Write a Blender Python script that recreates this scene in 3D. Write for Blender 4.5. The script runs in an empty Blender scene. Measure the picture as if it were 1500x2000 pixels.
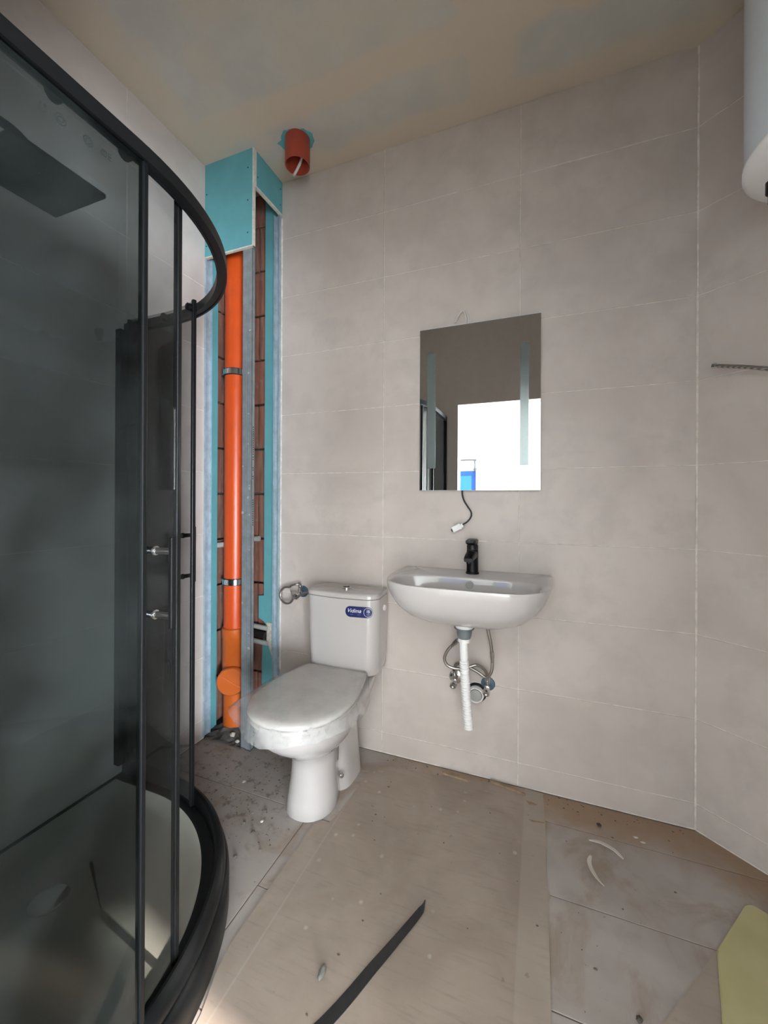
import bpy, bmesh, math, random
from mathutils import Vector, Matrix, Euler
random.seed(7)
SC = bpy.context.scene
COL = SC.collection
R = math.radians

# ------------------------------------------------------------------ camera
cam_data = bpy.data.cameras.new('camera')
cam = bpy.data.objects.new('camera', cam_data)
COL.objects.link(cam)
cam.location = (0, 0, 1.17)
cam.rotation_mode = 'QUATERNION'
cam.rotation_quaternion = (Matrix.Rotation(R(21.1), 3, 'Z') @ Matrix.Rotation(R(90), 3, 'X')
                           @ Matrix.Rotation(R(0.27), 3, 'Z')).to_quaternion()
cam_data.sensor_width = 36
cam_data.lens = 785 / 2000 * 36
cam_data.shift_y = -25 / 2000
cam_data.clip_start = 0.01
SC.camera = cam

# ------------------------------------------------------------------ world, daylight, exposure
W = bpy.data.worlds.new('world')
SC.world = W
W.use_nodes = True
W.node_tree.nodes['Background'].inputs[0].default_value = (0.62, 0.78, 1.0, 1)
W.node_tree.nodes['Background'].inputs[1].default_value = 1.3


def area(name, loc, rot, sx, sy, power, col):
    l = bpy.data.lights.new(name, 'AREA')
    l.shape = 'RECTANGLE'
    l.size, l.size_y, l.energy, l.color = sx, sy, power, col
    o = bpy.data.objects.new(name, l)
    COL.objects.link(o)
    o.location = loc
    o.rotation_euler = rot
    return o


# added lamp: daylight through an unseen side opening of the room beyond
area('added_side_daylight', (2.64, -2.1, 0.66), (R(90), 0, R(90)), 1.95, 1.2, 280, (0.80, 0.91, 1.0))
sun = bpy.data.lights.new('sun', 'SUN')
sun.energy, sun.angle, sun.color = 4.0, 0.02, (1.0, 0.95, 0.88)
so = bpy.data.objects.new('sun', sun)
COL.objects.link(so)
so.rotation_euler = Vector((-1, 0.15, -0.75)).to_track_quat('-Z', 'Y').to_euler()
SC.view_settings.view_transform = 'Standard'
SC.view_settings.look = 'None'
SC.view_settings.gamma = 1.0
SC.view_settings.use_curve_mapping = False
SC.view_settings.exposure = 1.58


# ------------------------------------------------------------------ materials
def lin(c):
    return tuple(((x / 255) / 12.92 if x <= 10 else ((x / 255 + 0.055) / 1.055) ** 2.4) for x in c) + (1,)


class NT:
    def __init__(s, name):
        s.m = bpy.data.materials.new(name)
        s.m.use_nodes = True
        s.t = s.m.node_tree
        s.b = s.t.nodes['Principled BSDF']
        s.out = s.t.nodes['Material Output']

    def n(s, typ, **kw):
        nd = s.t.nodes.new(typ)
        for k, v in kw.items():
            setattr(nd, k, v)
        return nd

    def link(s, a, b):
        s.t.links.new(a, b)

    def val(s, sock, v):
        if hasattr(v, 'links'):
            s.link(v, sock)
        else:
            sock.default_value = v

    def pos(s):
        return s.n('ShaderNodeNewGeometry').outputs['Position']

    def obj(s):
        return s.n('ShaderNodeTexCoord').outputs['Object']

    def mapping(s, v, scale=(1, 1, 1), loc=(0, 0, 0)):
        nd = s.n('ShaderNodeMapping')
        s.link(v, nd.inputs[0])
        nd.inputs['Scale'].default_value = scale
        nd.inputs['Location'].default_value = loc
        return nd.outputs[0]

    def noise(s, v, scale, detail=3, rough=0.5, dist=0.0):
        nd = s.n('ShaderNodeTexNoise')
        s.link(v, nd.inputs['Vector'])
        nd.inputs['Scale'].default_value = scale
        nd.inputs['Detail'].default_value = detail
        nd.inputs['Roughness'].default_value = rough
        nd.inputs['Distortion'].default_value = dist
        return nd.outputs[0]

    def ramp(s, f, a, b):
        nd = s.n('ShaderNodeMapRange', interpolation_type='SMOOTHSTEP')
        s.val(nd.inputs[0], f)
        nd.inputs[1].default_value = a
        nd.inputs[2].default_value = b
        return nd.outputs[0]

    def math(s, op, a, b=0.0):
        nd = s.n('ShaderNodeMath', operation=op)
        s.val(nd.inputs[0], a)
        s.val(nd.inputs[1], b)
        return nd.outputs[0]

    def mix(s, f, a, b):
        nd = s.n('ShaderNodeMix', data_type='RGBA')
        s.val(nd.inputs[0], f)
        s.val(nd.inputs[6], a)
        s.val(nd.inputs[7], b)
        return nd.outputs[2]

    def bump(s, h, strength, dist=0.002):
        nd = s.n('ShaderNodeBump')
        s.link(h, nd.inputs['Height'])
        nd.inputs['Strength'].default_value = strength
        nd.inputs['Distance'].default_value = dist
        s.link(nd.outputs[0], s.b.inputs['Normal'])

    def set(s, col=None, rough=0.5, metal=0.0, spec=0.5, coat=0.0):
        if col is not None:
            s.val(s.b.inputs['Base Color'], col)
        s.val(s.b.inputs['Roughness'], rough)
        s.b.inputs['Metallic'].default_value = metal
        s.b.inputs['Specular IOR Level'].default_value = spec
        s.b.inputs['Coat Weight'].default_value = coat
        return s.m


M = {}


def simple(name, rgb, rough=0.5, metal=0.0, spec=0.5, var=0.12, scale=18.0, bump=0.0, coat=0.0):
    t = NT(name)
    c = lin(rgb)
    d = tuple(x * (1 - var) for x in c[:3]) + (1,)
    nz = t.noise(t.obj(), scale, 4, 0.6)
    col = t.mix(t.ramp(nz, 0.3, 0.7), d, c)
    if bump:
        t.bump(nz, bump)
    M[name] = t.set(col, rough, metal, spec, coat)
    return M[name]


def tile_mat(name, a, b, c, dirt=False):
    t = NT(name)
    p = t.pos()
    rnd = t.n('ShaderNodeObjectInfo').outputs['Random']
    n1 = t.noise(p, 2.3, 4, 0.55, 0.6)
    n2 = t.noise(p, 9, 5, 0.6, 0.3)
    col = t.mix(t.ramp(n1, 0.32, 0.68), lin(a), lin(b))
    col = t.mix(t.math('MULTIPLY', t.ramp(n2, 0.42, 0.72), 0.5), col, lin(c))
    col = t.mix(t.math('MULTIPLY', rnd, 0.12), col, lin(a))
    rough = 0.48
    if dirt:
        d1 = t.noise(p, 4.0, 6, 0.65, 0.8)
        d2 = t.noise(p, 38, 4, 0.7)
        msk = t.math('MULTIPLY', t.ramp(d1, 0.46, 0.66), 0.75)
        col = t.mix(msk, col, lin((142, 122, 106)))
        sp = t.math('MULTIPLY', t.ramp(d2, 0.66, 0.74), 0.55)
        col = t.mix(sp, col, lin((92, 80, 70)))
        # dust gathered along the foot of the back wall and of the slanted wall
        sx = t.n('ShaderNodeSeparateXYZ')
        t.link(p, sx.inputs[0])
        wob = t.math('MULTIPLY', t.math('SUBTRACT', t.noise(p, 7, 4, 0.6), 0.5), 0.25)
        e1 = t.ramp(t.math('ADD', sx.outputs[1], wob), 1.50, 1.69)
        s1 = t.math('ADD', t.math('MULTIPLY', sx.outputs[0], 0.637), t.math('MULTIPLY', sx.outputs[1], 0.7705))
        e2 = t.ramp(t.math('ADD', s1, wob), 1.46, 1.63)
        e = t.math('MULTIPLY', t.math('MAXIMUM', e1, e2), 0.85)
        e = t.math('MULTIPLY', e, t.ramp(sx.outputs[0], -0.75, -0.2))
        col = t.mix(e, col, lin((150, 122, 96)))
        # scraped mortar between the tray and the toilet
        g = t.math('MULTIPLY', t.ramp(sx.outputs[0], -0.72, -1.0), t.ramp(sx.outputs[1], 0.95, 1.25))
        g2 = t.math('MULTIPLY', t.math('MULTIPLY', g, t.ramp(t.noise(p, 24, 5, 0.7), 0.52, 0.66)), 0.6)
        col = t.mix(t.math('MULTIPLY', g, 0.15), col, lin((122, 116, 108)))
        col = t.mix(g2, col, lin((78, 66, 56)))
        rough = 0.7
    t.bump(n2, 0.05, 0.001)
    M[name] = t.set(col, rough, 0, 0.35)


tile_mat('wall_tile', (190, 177, 170), (203, 191, 184), (180, 169, 163))
tile_mat('floor_tile', (160, 149, 143), (174, 164, 158), (146, 136, 129), True)
simple('grout', (232, 222, 212), 0.9, var=0.25, scale=30)
simple('floor_grout', (112, 98, 86), 0.9)
simple('plain_wall', (214, 204, 194), 0.9, var=0.05)
simple('white_paint', (240, 238, 234), 0.9, var=0.02)
simple('room_floor', (196, 190, 182), 0.8, var=0.1)
simple('greenboard', (98, 162, 168), 0.85, var=0.10, scale=9)
simple('gypsum_edge', (216, 210, 198), 0.9, var=0.2, scale=60, bump=0.3)
simple('orange_pvc', (210, 78, 24), 0.35, var=0.06)
simple('orange_fitting', (196, 92, 28), 0.4, var=0.06)
simple('redbrown_pvc', (158, 64, 44), 0.45, var=0.08)
simple('galvanised', (150, 155, 158), 0.45, 0.35, var=0.22, scale=26)
simple('galvanised_blue', (176, 192, 202), 0.5, 0.3, var=0.25, scale=26)
simple('chrome', (222, 222, 222), 0.14, 1.0, var=0.05)
simple('dull_steel', (178, 172, 166), 0.3, 1.0, var=0.25, scale=120)
simple('matt_black', (9, 10, 11), 0.42, spec=0.3, var=0.2, scale=20)
simple('black_rubber', (16, 16, 17), 0.55)
simple('white_plastic', (232, 228, 226), 0.42, var=0.03)
simple('grey_plastic', (112, 118, 122), 0.45)
simple('grey_pipe', (176, 174, 168), 0.5)
simple('blue_rubber', (70, 92, 112), 0.45)
simple('blue_film', (20, 74, 150), 0.4)
simple('blue_plastic', (52, 96, 160), 0.4)
simple('ceramic', (191, 184, 181), 0.08, var=0.015, coat=0.5)
simple('acrylic', (184, 180, 168), 0.3, var=0.1, scale=5)
simple('seat_plastic', (206, 199, 193), 0.22, var=0.03)
simple('sticker_navy', (26, 34, 92), 0.35, var=0.03)
simple('print_white', (240, 240, 244), 0.5, var=0.0)
simple('print_dark', (20, 26, 24), 0.6, var=0.0)
simple('enamel_white', (212, 218, 224), 0.25, var=0.02)
simple('mortar', (120, 116, 108), 0.95, var=0.5, scale=40, bump=0.8)
simple('mortar_dark', (92, 86, 80), 0.95, var=0.6, scale=30, bump=1.0)
simple('grit', (112, 100, 90), 0.95, var=0.5, scale=25)
simple('chip_light', (206, 198, 186), 0.9, var=0.3, scale=60)
simple('wood_sliver', (158, 132, 108), 0.8, var=0.4, scale=60)
simple('paper_scrap', (214, 206, 194), 0.7, var=0.05)
simple('cable_black', (30, 26, 26), 0.5)
simple('cable_white', (214, 208, 202), 0.5)
simple('strap_black', (40, 38, 38), 0.6, var=0.3, scale=50)


def brick_mat():
    t = NT('brick')
    p = t.pos()
    rnd = t.n('ShaderNodeObjectInfo').outputs['Random']
    n = t.noise(t.mapping(p, (30, 30, 3)), 1.6, 5, 0.65)
    st = t.n('ShaderNodeTexWave', wave_type='BANDS', bands_direction='X')
    t.link(t.mapping(p, (1, 1, 1)), st.inputs[0])
    st.inputs['Scale'].default_value = 9
    st.inputs['Distortion'].default_value = 1.5
    c = t.mix(t.ramp(n, 0.3, 0.7), lin((104, 76, 66)), lin((148, 108, 92)))
    c = t.mix(t.math('MULTIPLY', rnd, 0.5), c, lin((140, 82, 66)))
    c = t.mix(t.math('MULTIPLY', t.ramp(t.noise(p, 16, 5, 0.7), 0.55, 0.75), 0.6), c, lin((140, 126, 114)))
    t.bump(st.outputs[1], 0.35, 0.004)
    M['brick'] = t.set(c, 0.9, 0, 0.2)


brick_mat()


def ceiling_mat():
    t = NT('ceiling_plaster')
    p = t.pos()
    sx = t.n('ShaderNodeSeparateXYZ')
    t.link(p, sx.inputs[0])
    wob = t.math('MULTIPLY', t.math('SUBTRACT', t.noise(p, 5, 3, 0.5), 0.5), 0.12)
    x = t.math('ADD', sx.outputs[0], wob)
    y = t.math('ADD', sx.outputs[1], wob)

    def band(v, a, b, w=0.02):
        return t.math('MULTIPLY', t.ramp(v, a - w, a + w), t.ramp(v, b + w, b - w))

    # filler spread over the board joints and along the wall edges
    f = t.math('MAXIMUM', band(y, 1.62, 1.9, 0.03), band(y, 1.33, 1.46))
    f = t.math('MAXIMUM', f, band(x, -0.27, -0.08))
    f = t.math('MAXIMUM', f, t.ramp(x, -1.3, -1.42))
    f = t.math('MAXIMUM', f, t.math('MULTIPLY', t.ramp(t.noise(p, 3.1, 3, 0.5), 0.5, 0.62), 0.55))
    board = t.mix(t.ramp(t.noise(p, 6, 4, 0.6), 0.35, 0.7), lin((186, 181, 173)), lin((194, 188, 179)))
    # bare board showing in scuffed spots
    sp = t.math('MULTIPLY', t.ramp(t.noise(p, 7.5, 5, 0.62, 0.5), 0.66, 0.76), 0.55)
    board = t.mix(sp, board, lin((150, 158, 154)))
    c = t.mix(f, board, lin((200, 185, 167)))
    d = t.noise(p, 22, 4, 0.6)
    t.bump(d, 0.1, 0.002)
    M['ceiling_plaster'] = t.set(c, 0.95, 0, 0.2)


ceiling_mat()


def board_mat():
    t = NT('fibreboard')
    p = t.pos()
    n1 = t.noise(p, 4.2, 5, 0.6, 0.5)
    n2 = t.noise(t.mapping(p, (6, 60, 1)), 1.5, 4, 0.6)
    c = t.mix(t.ramp(n1, 0.3, 0.7), lin((146, 130, 118)), lin((162, 146, 134)))
    c = t.mix(t.math('MULTIPLY', t.ramp(n2, 0.5, 0.75), 0.35), c, lin((124, 111, 99)))
    v = t.n('ShaderNodeTexVoronoi', feature='F1')
    t.link(t.mapping(p, (1, 1, 0)), v.inputs['Vector'])
    v.inputs['Scale'].default_value = 17
    gate = t.ramp(t.noise(p, 2.6, 3, 0.5), 0.47, 0.6)
    spot = t.math('MULTIPLY', t.math('MULTIPLY', t.ramp(v.outputs['Distance'], 0.16, 0.08), gate), 0.5)
    c = t.mix(spot, c, lin((200, 188, 176)))
    # printed fold lines and the paler taped strip along one long edge
    sx = t.n('ShaderNodeSeparateXYZ')
    t.link(p, sx.inputs[0])
    l1 = t.math('MULTIPLY', t.ramp(t.math('ABSOLUTE', t.math('SUBTRACT', sx.outputs[0], -0.683)), 0.004, 0.001), 0.22)
    c = t.mix(l1, c, lin((188, 172, 158)))
    st = t.math('MULTIPLY', t.ramp(sx.outputs[0], -0.052, -0.046), 0.3)
    c = t.mix(st, c, lin((178, 164, 152)))
    c = t.mix(t.math('MULTIPLY', t.ramp(t.noise(p, 30, 4, 0.6), 0.68, 0.76), 0.4), c, lin((100, 86, 76)))
    t.bump(t.noise(p, 50, 3, 0.6), 0.12, 0.001)
    M['fibreboard'] = t.set(c, 0.85, 0, 0.25)


board_mat()


def foam_mat():
    t = NT('yellow_foam')
    p = t.pos()
    n = t.noise(p, 5, 3, 0.5)
    c = t.mix(t.ramp(n, 0.3, 0.7), lin((178, 168, 122)), lin((190, 180, 138)))
    t.bump(t.noise(p, 160, 2, 0.5), 0.2, 0.001)
    M['yellow_foam'] = t.set(c, 0.9, 0, 0.2)


foam_mat()


def thin_glass(name, tint, haze=0.0):
    """tinted sheet: one face passes `tint`, reflects by Fresnel; haze = share of mottled pale diffuse mixed in"""
    t = NT(name)
    t.t.nodes.remove(t.b)
    tr = t.n('ShaderNodeBsdfTransparent')
    tr.inputs[0].default_value = tint + (1,)
    gl = t.n('ShaderNodeBsdfGlossy')
    gl.inputs['Roughness'].default_value = 0.02
    fr = t.n('ShaderNodeLayerWeight')
    fr.inputs[0].default_value = 0.5
    mx = t.n('ShaderNodeMixShader')
    t.link(t.math('ADD', t.math('MULTIPLY', t.math('POWER', fr.outputs['Facing'], 4.0), 0.6), 0.018), mx.inputs[0])
    t.link(tr.outputs[0], mx.inputs[1])
    t.link(gl.outputs[0], mx.inputs[2])
    sh = mx.outputs[0]
    if haze:
        df = t.n('ShaderNodeBsdfDiffuse')
        df.inputs[0].default_value = (0.62, 0.68, 0.66, 1)
        m2 = t.n('ShaderNodeMixShader')
        nz = t.noise(t.pos(), 3.5, 5, 0.6, 0.4)
        t.link(t.math('MULTIPLY', t.ramp(nz, 0.35, 0.7), haze), m2.inputs[0])
        t.link(sh, m2.inputs[1])
        t.link(df.outputs[0], m2.inputs[2])
        sh = m2.outputs[0]
    t.link(sh, t.out.inputs[0])
    M[name] = t.m


thin_glass('smoked_glass', (0.53, 0.565, 0.56), 0.012)
thin_glass('door_glass', (0.76, 0.765, 0.77), 0.008)
thin_glass('blue_glass', (0.26, 0.52, 0.78))


def film_mat():
    t = NT('plastic_film')
    t.t.nodes.remove(t.b)
    tr = t.n('ShaderNodeBsdfTransparent')
    tr.inputs[0].default_value = (0.97, 0.97, 0.97, 1)
    df = t.n('ShaderNodeBsdfTranslucent')
    df.inputs[0].default_value = (0.72, 0.71, 0.69, 1)
    d2 = t.n('ShaderNodeBsdfDiffuse')
    d2.inputs[0].default_value = (0.75, 0.73, 0.71, 1)
    gl = t.n('ShaderNodeBsdfGlossy')
    gl.inputs['Roughness'].default_value = 0.12
    a = t.n('ShaderNodeMixShader')
    a.inputs[0].default_value = 0.6
    t.link(df.outputs[0], a.inputs[1])
    t.link(d2.outputs[0], a.inputs[2])
    b = t.n('ShaderNodeMixShader')
    nz = t.noise(t.obj(), 14, 4, 0.6)
    sx = t.n('ShaderNodeSeparateXYZ')
    t.link(t.pos(), sx.inputs[0])
    drop = t.math('MULTIPLY', t.ramp(sx.outputs[2], 0.446, 0.425), 0.16)
    t.link(t.math('ADD', t.math('MULTIPLY', t.ramp(nz, 0.35, 0.7), 0.20), t.math('ADD', drop, 0.07)), b.inputs[0])
    t.link(tr.outputs[0], b.inputs[1])
    t.link(a.outputs[0], b.inputs[2])
    c = t.n('ShaderNodeMixShader')
    fr = t.n('ShaderNodeLayerWeight')
    fr.inputs[0].default_value = 0.5
    t.link(t.math('ADD', t.math('MULTIPLY', t.math('POWER', fr.outputs['Facing'], 4.0), 0.4), 0.03), c.inputs[0])
    t.link(b.outputs[0], c.inputs[1])
    t.link(gl.outputs[0], c.inputs[2])
    t.link(c.outputs[0], t.out.inputs[0])
    M['plastic_film'] = t.m


film_mat()


def mirror_mat():
    t = NT('mirror_silver')
    M['mirror_silver'] = t.set((0.86, 0.87, 0.87, 1), 0.0, 1.0)
    t = NT('frosted_strip')
    t.link(t.mix(t.noise(t.obj(), 60, 2), lin((118, 126, 126)), lin((128, 136, 136))), t.b.inputs['Base Color'])
    M['frosted_strip'] = t.set(None, 0.22, 0.55, 0.4)


mirror_mat()


def braid_mat():
    t = NT('braided_steel')
    ck = t.n('ShaderNodeTexWave', wave_type='BANDS', bands_direction='DIAGONAL')
    t.link(t.obj(), ck.inputs[0])
    ck.inputs['Scale'].default_value = 160
    c = t.mix(ck.outputs[1], lin((120, 112, 106)), lin((196, 190, 184)))
    M['braided_steel'] = t.set(c, 0.34, 0.9)


braid_mat()


# ------------------------------------------------------------------ mesh tools
ORIGIN = {}


class MB:
    """collects shapes (world coordinates) and links them as ONE mesh object"""

    def __init__(s):
        s.bm = bmesh.new()

    def poly(s, pts):
        vs = [s.bm.verts.new(p) for p in pts]
        return s.bm.faces.new(vs)

    def box(s, lo, hi, bev=0.0, seg=2):
        bm = bmesh.new()
        bmesh.ops.create_cube(bm, size=1)
        lo, hi = Vector(lo), Vector(hi)
        for v in bm.verts:
            v.co = Vector([(lo[i] + hi[i]) / 2 + v.co[i] * (hi[i] - lo[i]) for i in range(3)])
        if bev:
            bmesh.ops.bevel(bm, geom=bm.edges[:], offset=bev, segments=seg, affect='EDGES', profile=0.5)
        s.merge(bm)
        return s

    def merge(s, bm, mat=None):
        me = bpy.data.meshes.new('tmp')
        bm.to_mesh(me)
        bm.free()
        if mat:
            me.transform(mat)
        s.bm.from_mesh(me)
        bpy.data.meshes.remove(me)

    def obox(s, c, ax, size, bev=0.0):
        """box centred at c, local x/y/z axes ax (3 vectors)"""
        bm = bmesh.new()
        bmesh.ops.create_cube(bm, size=1)
        for v in bm.verts:
            v.co = Vector([v.co[i] * size[i] for i in range(3)])
        if bev:
            bmesh.ops.bevel(bm, geom=bm.edges[:], offset=bev, segments=2, affect='EDGES', profile=0.5)
        m = Matrix.Identity(4)
        for i in range(3):
            a = Vector(ax[i]).normalized()
            for j in range(3):
                m[j][i] = a[j]
        m.translation = Vector(c)
        s.merge(bm, m)
        return s

    def rings(s, rings, close=True, cap0=False, cap1=False):
        vr = [[s.bm.verts.new(p) for p in r] for r in rings]
        n = len(vr[0])
        for a, b in zip(vr[:-1], vr[1:]):
            for i in range(n if close else n - 1):
                j = (i + 1) % n
                s.bm.faces.new((a[i], a[j], b[j], b[i]))
        if cap0:
            s.bm.faces.new(list(reversed(vr[0])))
        if cap1:
            s.bm.faces.new(vr[-1])
        return vr

    def tube(s, pts, r, n=12, caps=True):
        """r: number or list; a tube along a 3-D polyline"""
        pts = [Vector(p) for p in pts]
        rr = r if isinstance(r, (list, tuple)) else [r] * len(pts)
        up = None
        rings = []
        for i, p in enumerate(pts):
            d = (pts[min(i + 1, len(pts) - 1)] - pts[max(i - 1, 0)]).normalized()
            if up is None:
                up = d.orthogonal().normalized()
            up = (up - d * up.dot(d)).normalized()
            sd = d.cross(up)
            rings.append([p + (up * math.cos(2 * math.pi * k / n) + sd * math.sin(2 * math.pi * k / n)) * rr[i] for k in range(n)])
        s.rings(rings, True, caps, caps)
        return s

    def cyl(s, a, b, r, n=24, r2=None):
        return s.tube([a, b], [r, r if r2 is None else r2], n)

    def lathe(s, c, axis, prof, n=28, cap0=True, cap1=True):
        """prof: (distance along axis, radius)"""
        c = Vector(c)
        axis = Vector(axis).normalized()
        u = axis.orthogonal().normalized()
        w = axis.cross(u)
        s.rings([[c + axis * h + (u * math.cos(2 * math.pi * k / n) + w * math.sin(2 * math.pi * k / n)) * r for k in range(n)]
                 for h, r in prof], True, cap0, cap1)
        return s

    def prism(s, pts, z0, z1):
        b = [s.bm.verts.new((p[0], p[1], z0)) for p in pts]
        t = [s.bm.verts.new((p[0], p[1], z1)) for p in pts]
        n = len(pts)
        s.bm.faces.new(list(reversed(b)))
        s.bm.faces.new(t)
        for i in range(n):
            j = (i + 1) % n
            s.bm.faces.new((b[i], b[j], t[j], t[i]))
        return s

    def build(s, name, mat, parent=None, smooth=None, center=True):
        bmesh.ops.recalc_face_normals(s.bm, faces=s.bm.faces[:])
        me = bpy.data.meshes.new(name)
        s.bm.to_mesh(me)
        s.bm.free()
        me.materials.append(M[mat] if isinstance(mat, str) else mat)
        if smooth:
            for p in me.polygons:
                p.use_smooth = True
            try:
                me.set_sharp_from_angle(angle=R(smooth))
            except Exception:
                pass
        o = bpy.data.objects.new(name, me)
        COL.objects.link(o)
        base = Vector((0, 0, 0))
        if parent is not None:
            o.parent = parent
            base = ORIGIN[parent.name]
            me.transform(Matrix.Translation(-base))
            ORIGIN[o.name] = base
        else:
            if center and len(me.vertices):
                xs = [v.co for v in me.vertices]
                base = Vector(((min(v.x for v in xs) + max(v.x for v in xs)) / 2, (min(v.y for v in xs) + max(v.y for v in xs)) / 2,
                               min(v.z for v in xs)))
                me.transform(Matrix.Translation(-base))
                o.location = base
            ORIGIN[o.name] = base
        return o


def tag(o, label=None, cat=None, group=None, kind=None):
    if label:
        o['label'] = label
    if cat:
        o['category'] = cat
    if group:
        o['group'] = group
    if kind:
        o['kind'] = kind
    return o


def thing(name, label, cat, loc, group=None):
    o = bpy.data.objects.new(name, None)
    COL.objects.link(o)
    o.location = loc
    ORIGIN[o.name] = Vector(loc)
    return tag(o, label, cat, group)


def struct(name, mb, mat, parent=None, smooth=None):
    o = mb.build(name, mat, parent, smooth, center=False)
    if parent is None:
        o['kind'] = 'structure'
    return o


def smooth_path(pts, n=10):
    """Catmull-Rom through the points"""
    P = [Vector(p) for p in pts]
    P = [P[0] * 2 - P[1]] + P + [P[-1] * 2 - P[-2]]
    out = []
    for i in range(1, len(P) - 2):
        a, b, c, d = P[i - 1], P[i], P[i + 1], P[i + 2]
        for k in range(n):
            t = k / n
            out.append(0.5 * ((2 * b) + (c - a) * t + (2 * a - 5 * b + 4 * c - d) * t * t + (3 * b - a - 3 * c + d) * t ** 3))
    out.append(P[-2])
    return out


def text_mesh(txt, size, extrude=0.0003, shear=0.0):
    cu = bpy.data.curves.new('lettering', 'FONT')
    cu.body = txt
    cu.size = size
    cu.extrude = extrude
    cu.shear = shear
    cu.align_x = 'CENTER'
    cu.align_y = 'CENTER'
    cu.resolution_u = 3
    o = bpy.data.objects.new('lettering', cu)
    COL.objects.link(o)
    dg = bpy.context.evaluated_depsgraph_get()
    me = bpy.data.meshes.new_from_object(o.evaluated_get(dg))
    bpy.data.objects.remove(o)
    return me


# ------------------------------------------------------------------ the room shell
YB = 1.729           # face of the back wall's tiles
XL = -1.52           # face of the left wall's tiles
YN = 0.14            # inner face of the wall with the doorway
ZC = 2.785
XC = 0.52            # corner of back wall and slanted wall
DR = Vector((0.7705, -0.6374, 0))      # along the slanted wall, towards the viewer
NR = Vector((-0.6374, -0.7705, 0))     # its normal, into the room
ROW = 0.3
K0 = 1.17 + 4.42 * ROW                 # height of grout line k = 0
TT = 0.0022          # how far the tiles stand proud of the grout
JT = 0.0033          # joint width

tile_cache = {}


def tile_mesh(w, h):
    key = (round(w, 4), round(h, 4))
    if key not in tile_cache:
        c = 0.0009
        bm = bmesh.new()
        o = [bm.verts.new(p) for p in ((0, 0, 0), (w, 0, 0), (w, h, 0), (0, h, 0))]
        m = [bm.verts.new(p) for p in ((0, 0, TT - c), (w, 0, TT - c), (w, h, TT - c), (0, h, TT - c))]
        t = [bm.verts.new(p) for p in ((c, c, TT), (w - c, c, TT), (w - c, h - c, TT), (c, h - c, TT))]
        bm.faces.new(t)
        for i in range(4):
            j = (i + 1) % 4
            bm.faces.new((o[i], o[j], m[j], m[i]))
            bm.faces.new((m[i], m[j], t[j], t[i]))
        me = bpy.data.meshes.new('tile')
        bm.to_mesh(me)
        bm.free()
        tile_cache[key] = me
    return tile_cache[key]


def lay_tiles(parent, origin, ux, uy, cols, rows, mat, skip=None):
    """cols, rows: cut positions along ux and uy; tiles stand on the plane through origin"""
    ux, uy = Vector(ux).normalized(), Vector(uy).normalized()
    uz = ux.cross(uy)
    rot = Matrix((ux, uy, uz)).transposed().to_4x4()
    for a, b in zip(cols[:-1], cols[1:]):
        for c, d in zip(rows[:-1], rows[1:]):
            if skip and skip(a, b, c, d):
                continue
            me = tile_mesh(b - a - JT, d - c - JT)
            if not me.materials:
                me.materials.append(M[mat])
            o = bpy.data.objects.new('tile', me)
            COL.objects.link(o)
            if me.materials[0] != M[mat]:
                o.material_slots[0].link = 'OBJECT'
                o.material_slots[0].material = M[mat]
            o.parent = parent
            p = Vector(origin) + ux * (a + JT / 2) + uy * (c + JT / 2)
            wob = Euler((random.uniform(-.0006, .0006), random.uniform(-.0006, .0006), 0)).to_matrix().to_4x4()
            m = rot @ wob
            m.translation = p
            o.matrix_local = m


zrows = [0.004] + [K0 - k * ROW for k in range(8, -1, -1)] + [ZC]

# back wall: tiled from the riser's edge to the corner
w = struct('wall_back', MB().box((-1.262, YB + TT, 0), (XC + 0.2, YB + 0.10, ZC + 0.05)), 'grout')
lay_tiles(w, (-1.262, YB + TT, 0), (1, 0, 0), (0, 0, 1), [0, 0.59, 1.186, 1.782], zrows, 'wall_tile')
# slanted right wall
mb = MB()
p0 = Vector((XC, YB, 0)) - NR * TT
L = 2.3
q = [p0 + DR * 0, p0 + DR * L, p0 + DR * L - NR * 0.1, p0 - NR * 0.1]
mb.prism([(v.x, v.y) for v in q], 0, ZC + 0.05)
w = struct('wall_right', mb, 'grout')
lay_tiles(w, p0, DR, (0, 0, 1), [0.003, 0.599, 1.195, 1.791, 2.297], zrows, 'wall_tile')
# left wall, tiled up to the riser
w = struct('wall_left', MB().box((XL - 0.0145, YN - 0.1, 0), (XL - TT, 1.515, ZC + 0.05)), 'grout')
lay_tiles(w, (XL - TT, YN, 0), (0, 1, 0), (0, 0, 1), [0, 0.39, 0.97, 1.368], zrows, 'wall_tile')
# masonry behind the left wall's boarding
struct('trim_masonry', MB().box((XL - 0.12, YN - 0.1, 0), (XL - 0.0150, 1.505, ZC + 0.05)), 'mortar')
# wall with the doorway (camera stands in the opening)
DX0, DX1, DH = -0.62, 0.34, 1.94
mb = MB()
mb.box((-2.6, 0.02, 0), (DX0, YN, ZC + .05))
mb.box((DX1, 0.02, 0), (2.6, YN, ZC + .05))
mb.box((DX0, 0.02, DH), (DX1, YN, ZC + .05))
struct('wall_front', mb, 'plain_wall')
# floor of the bathroom with its tiles
mb = MB()
mb.box((-1.65, 0.02, -0.1), (2.6, 2.0, -TT))
fl = struct('floor', mb, 'floor_grout')
fcols = [-0.79 + 0.6 * k for k in range(-1, 6)]
frows = [1.29 + 0.29 * k for k in range(-4, 2)] + [1.729]


def outside(a, b, c, d):
    cx, cy = (a + b) / 2, (c + d) / 2
    return (b < XL + .05 or a > 1.9 or (Vector((a, c, 0)) - p0).dot(NR) < -.02)


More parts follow.
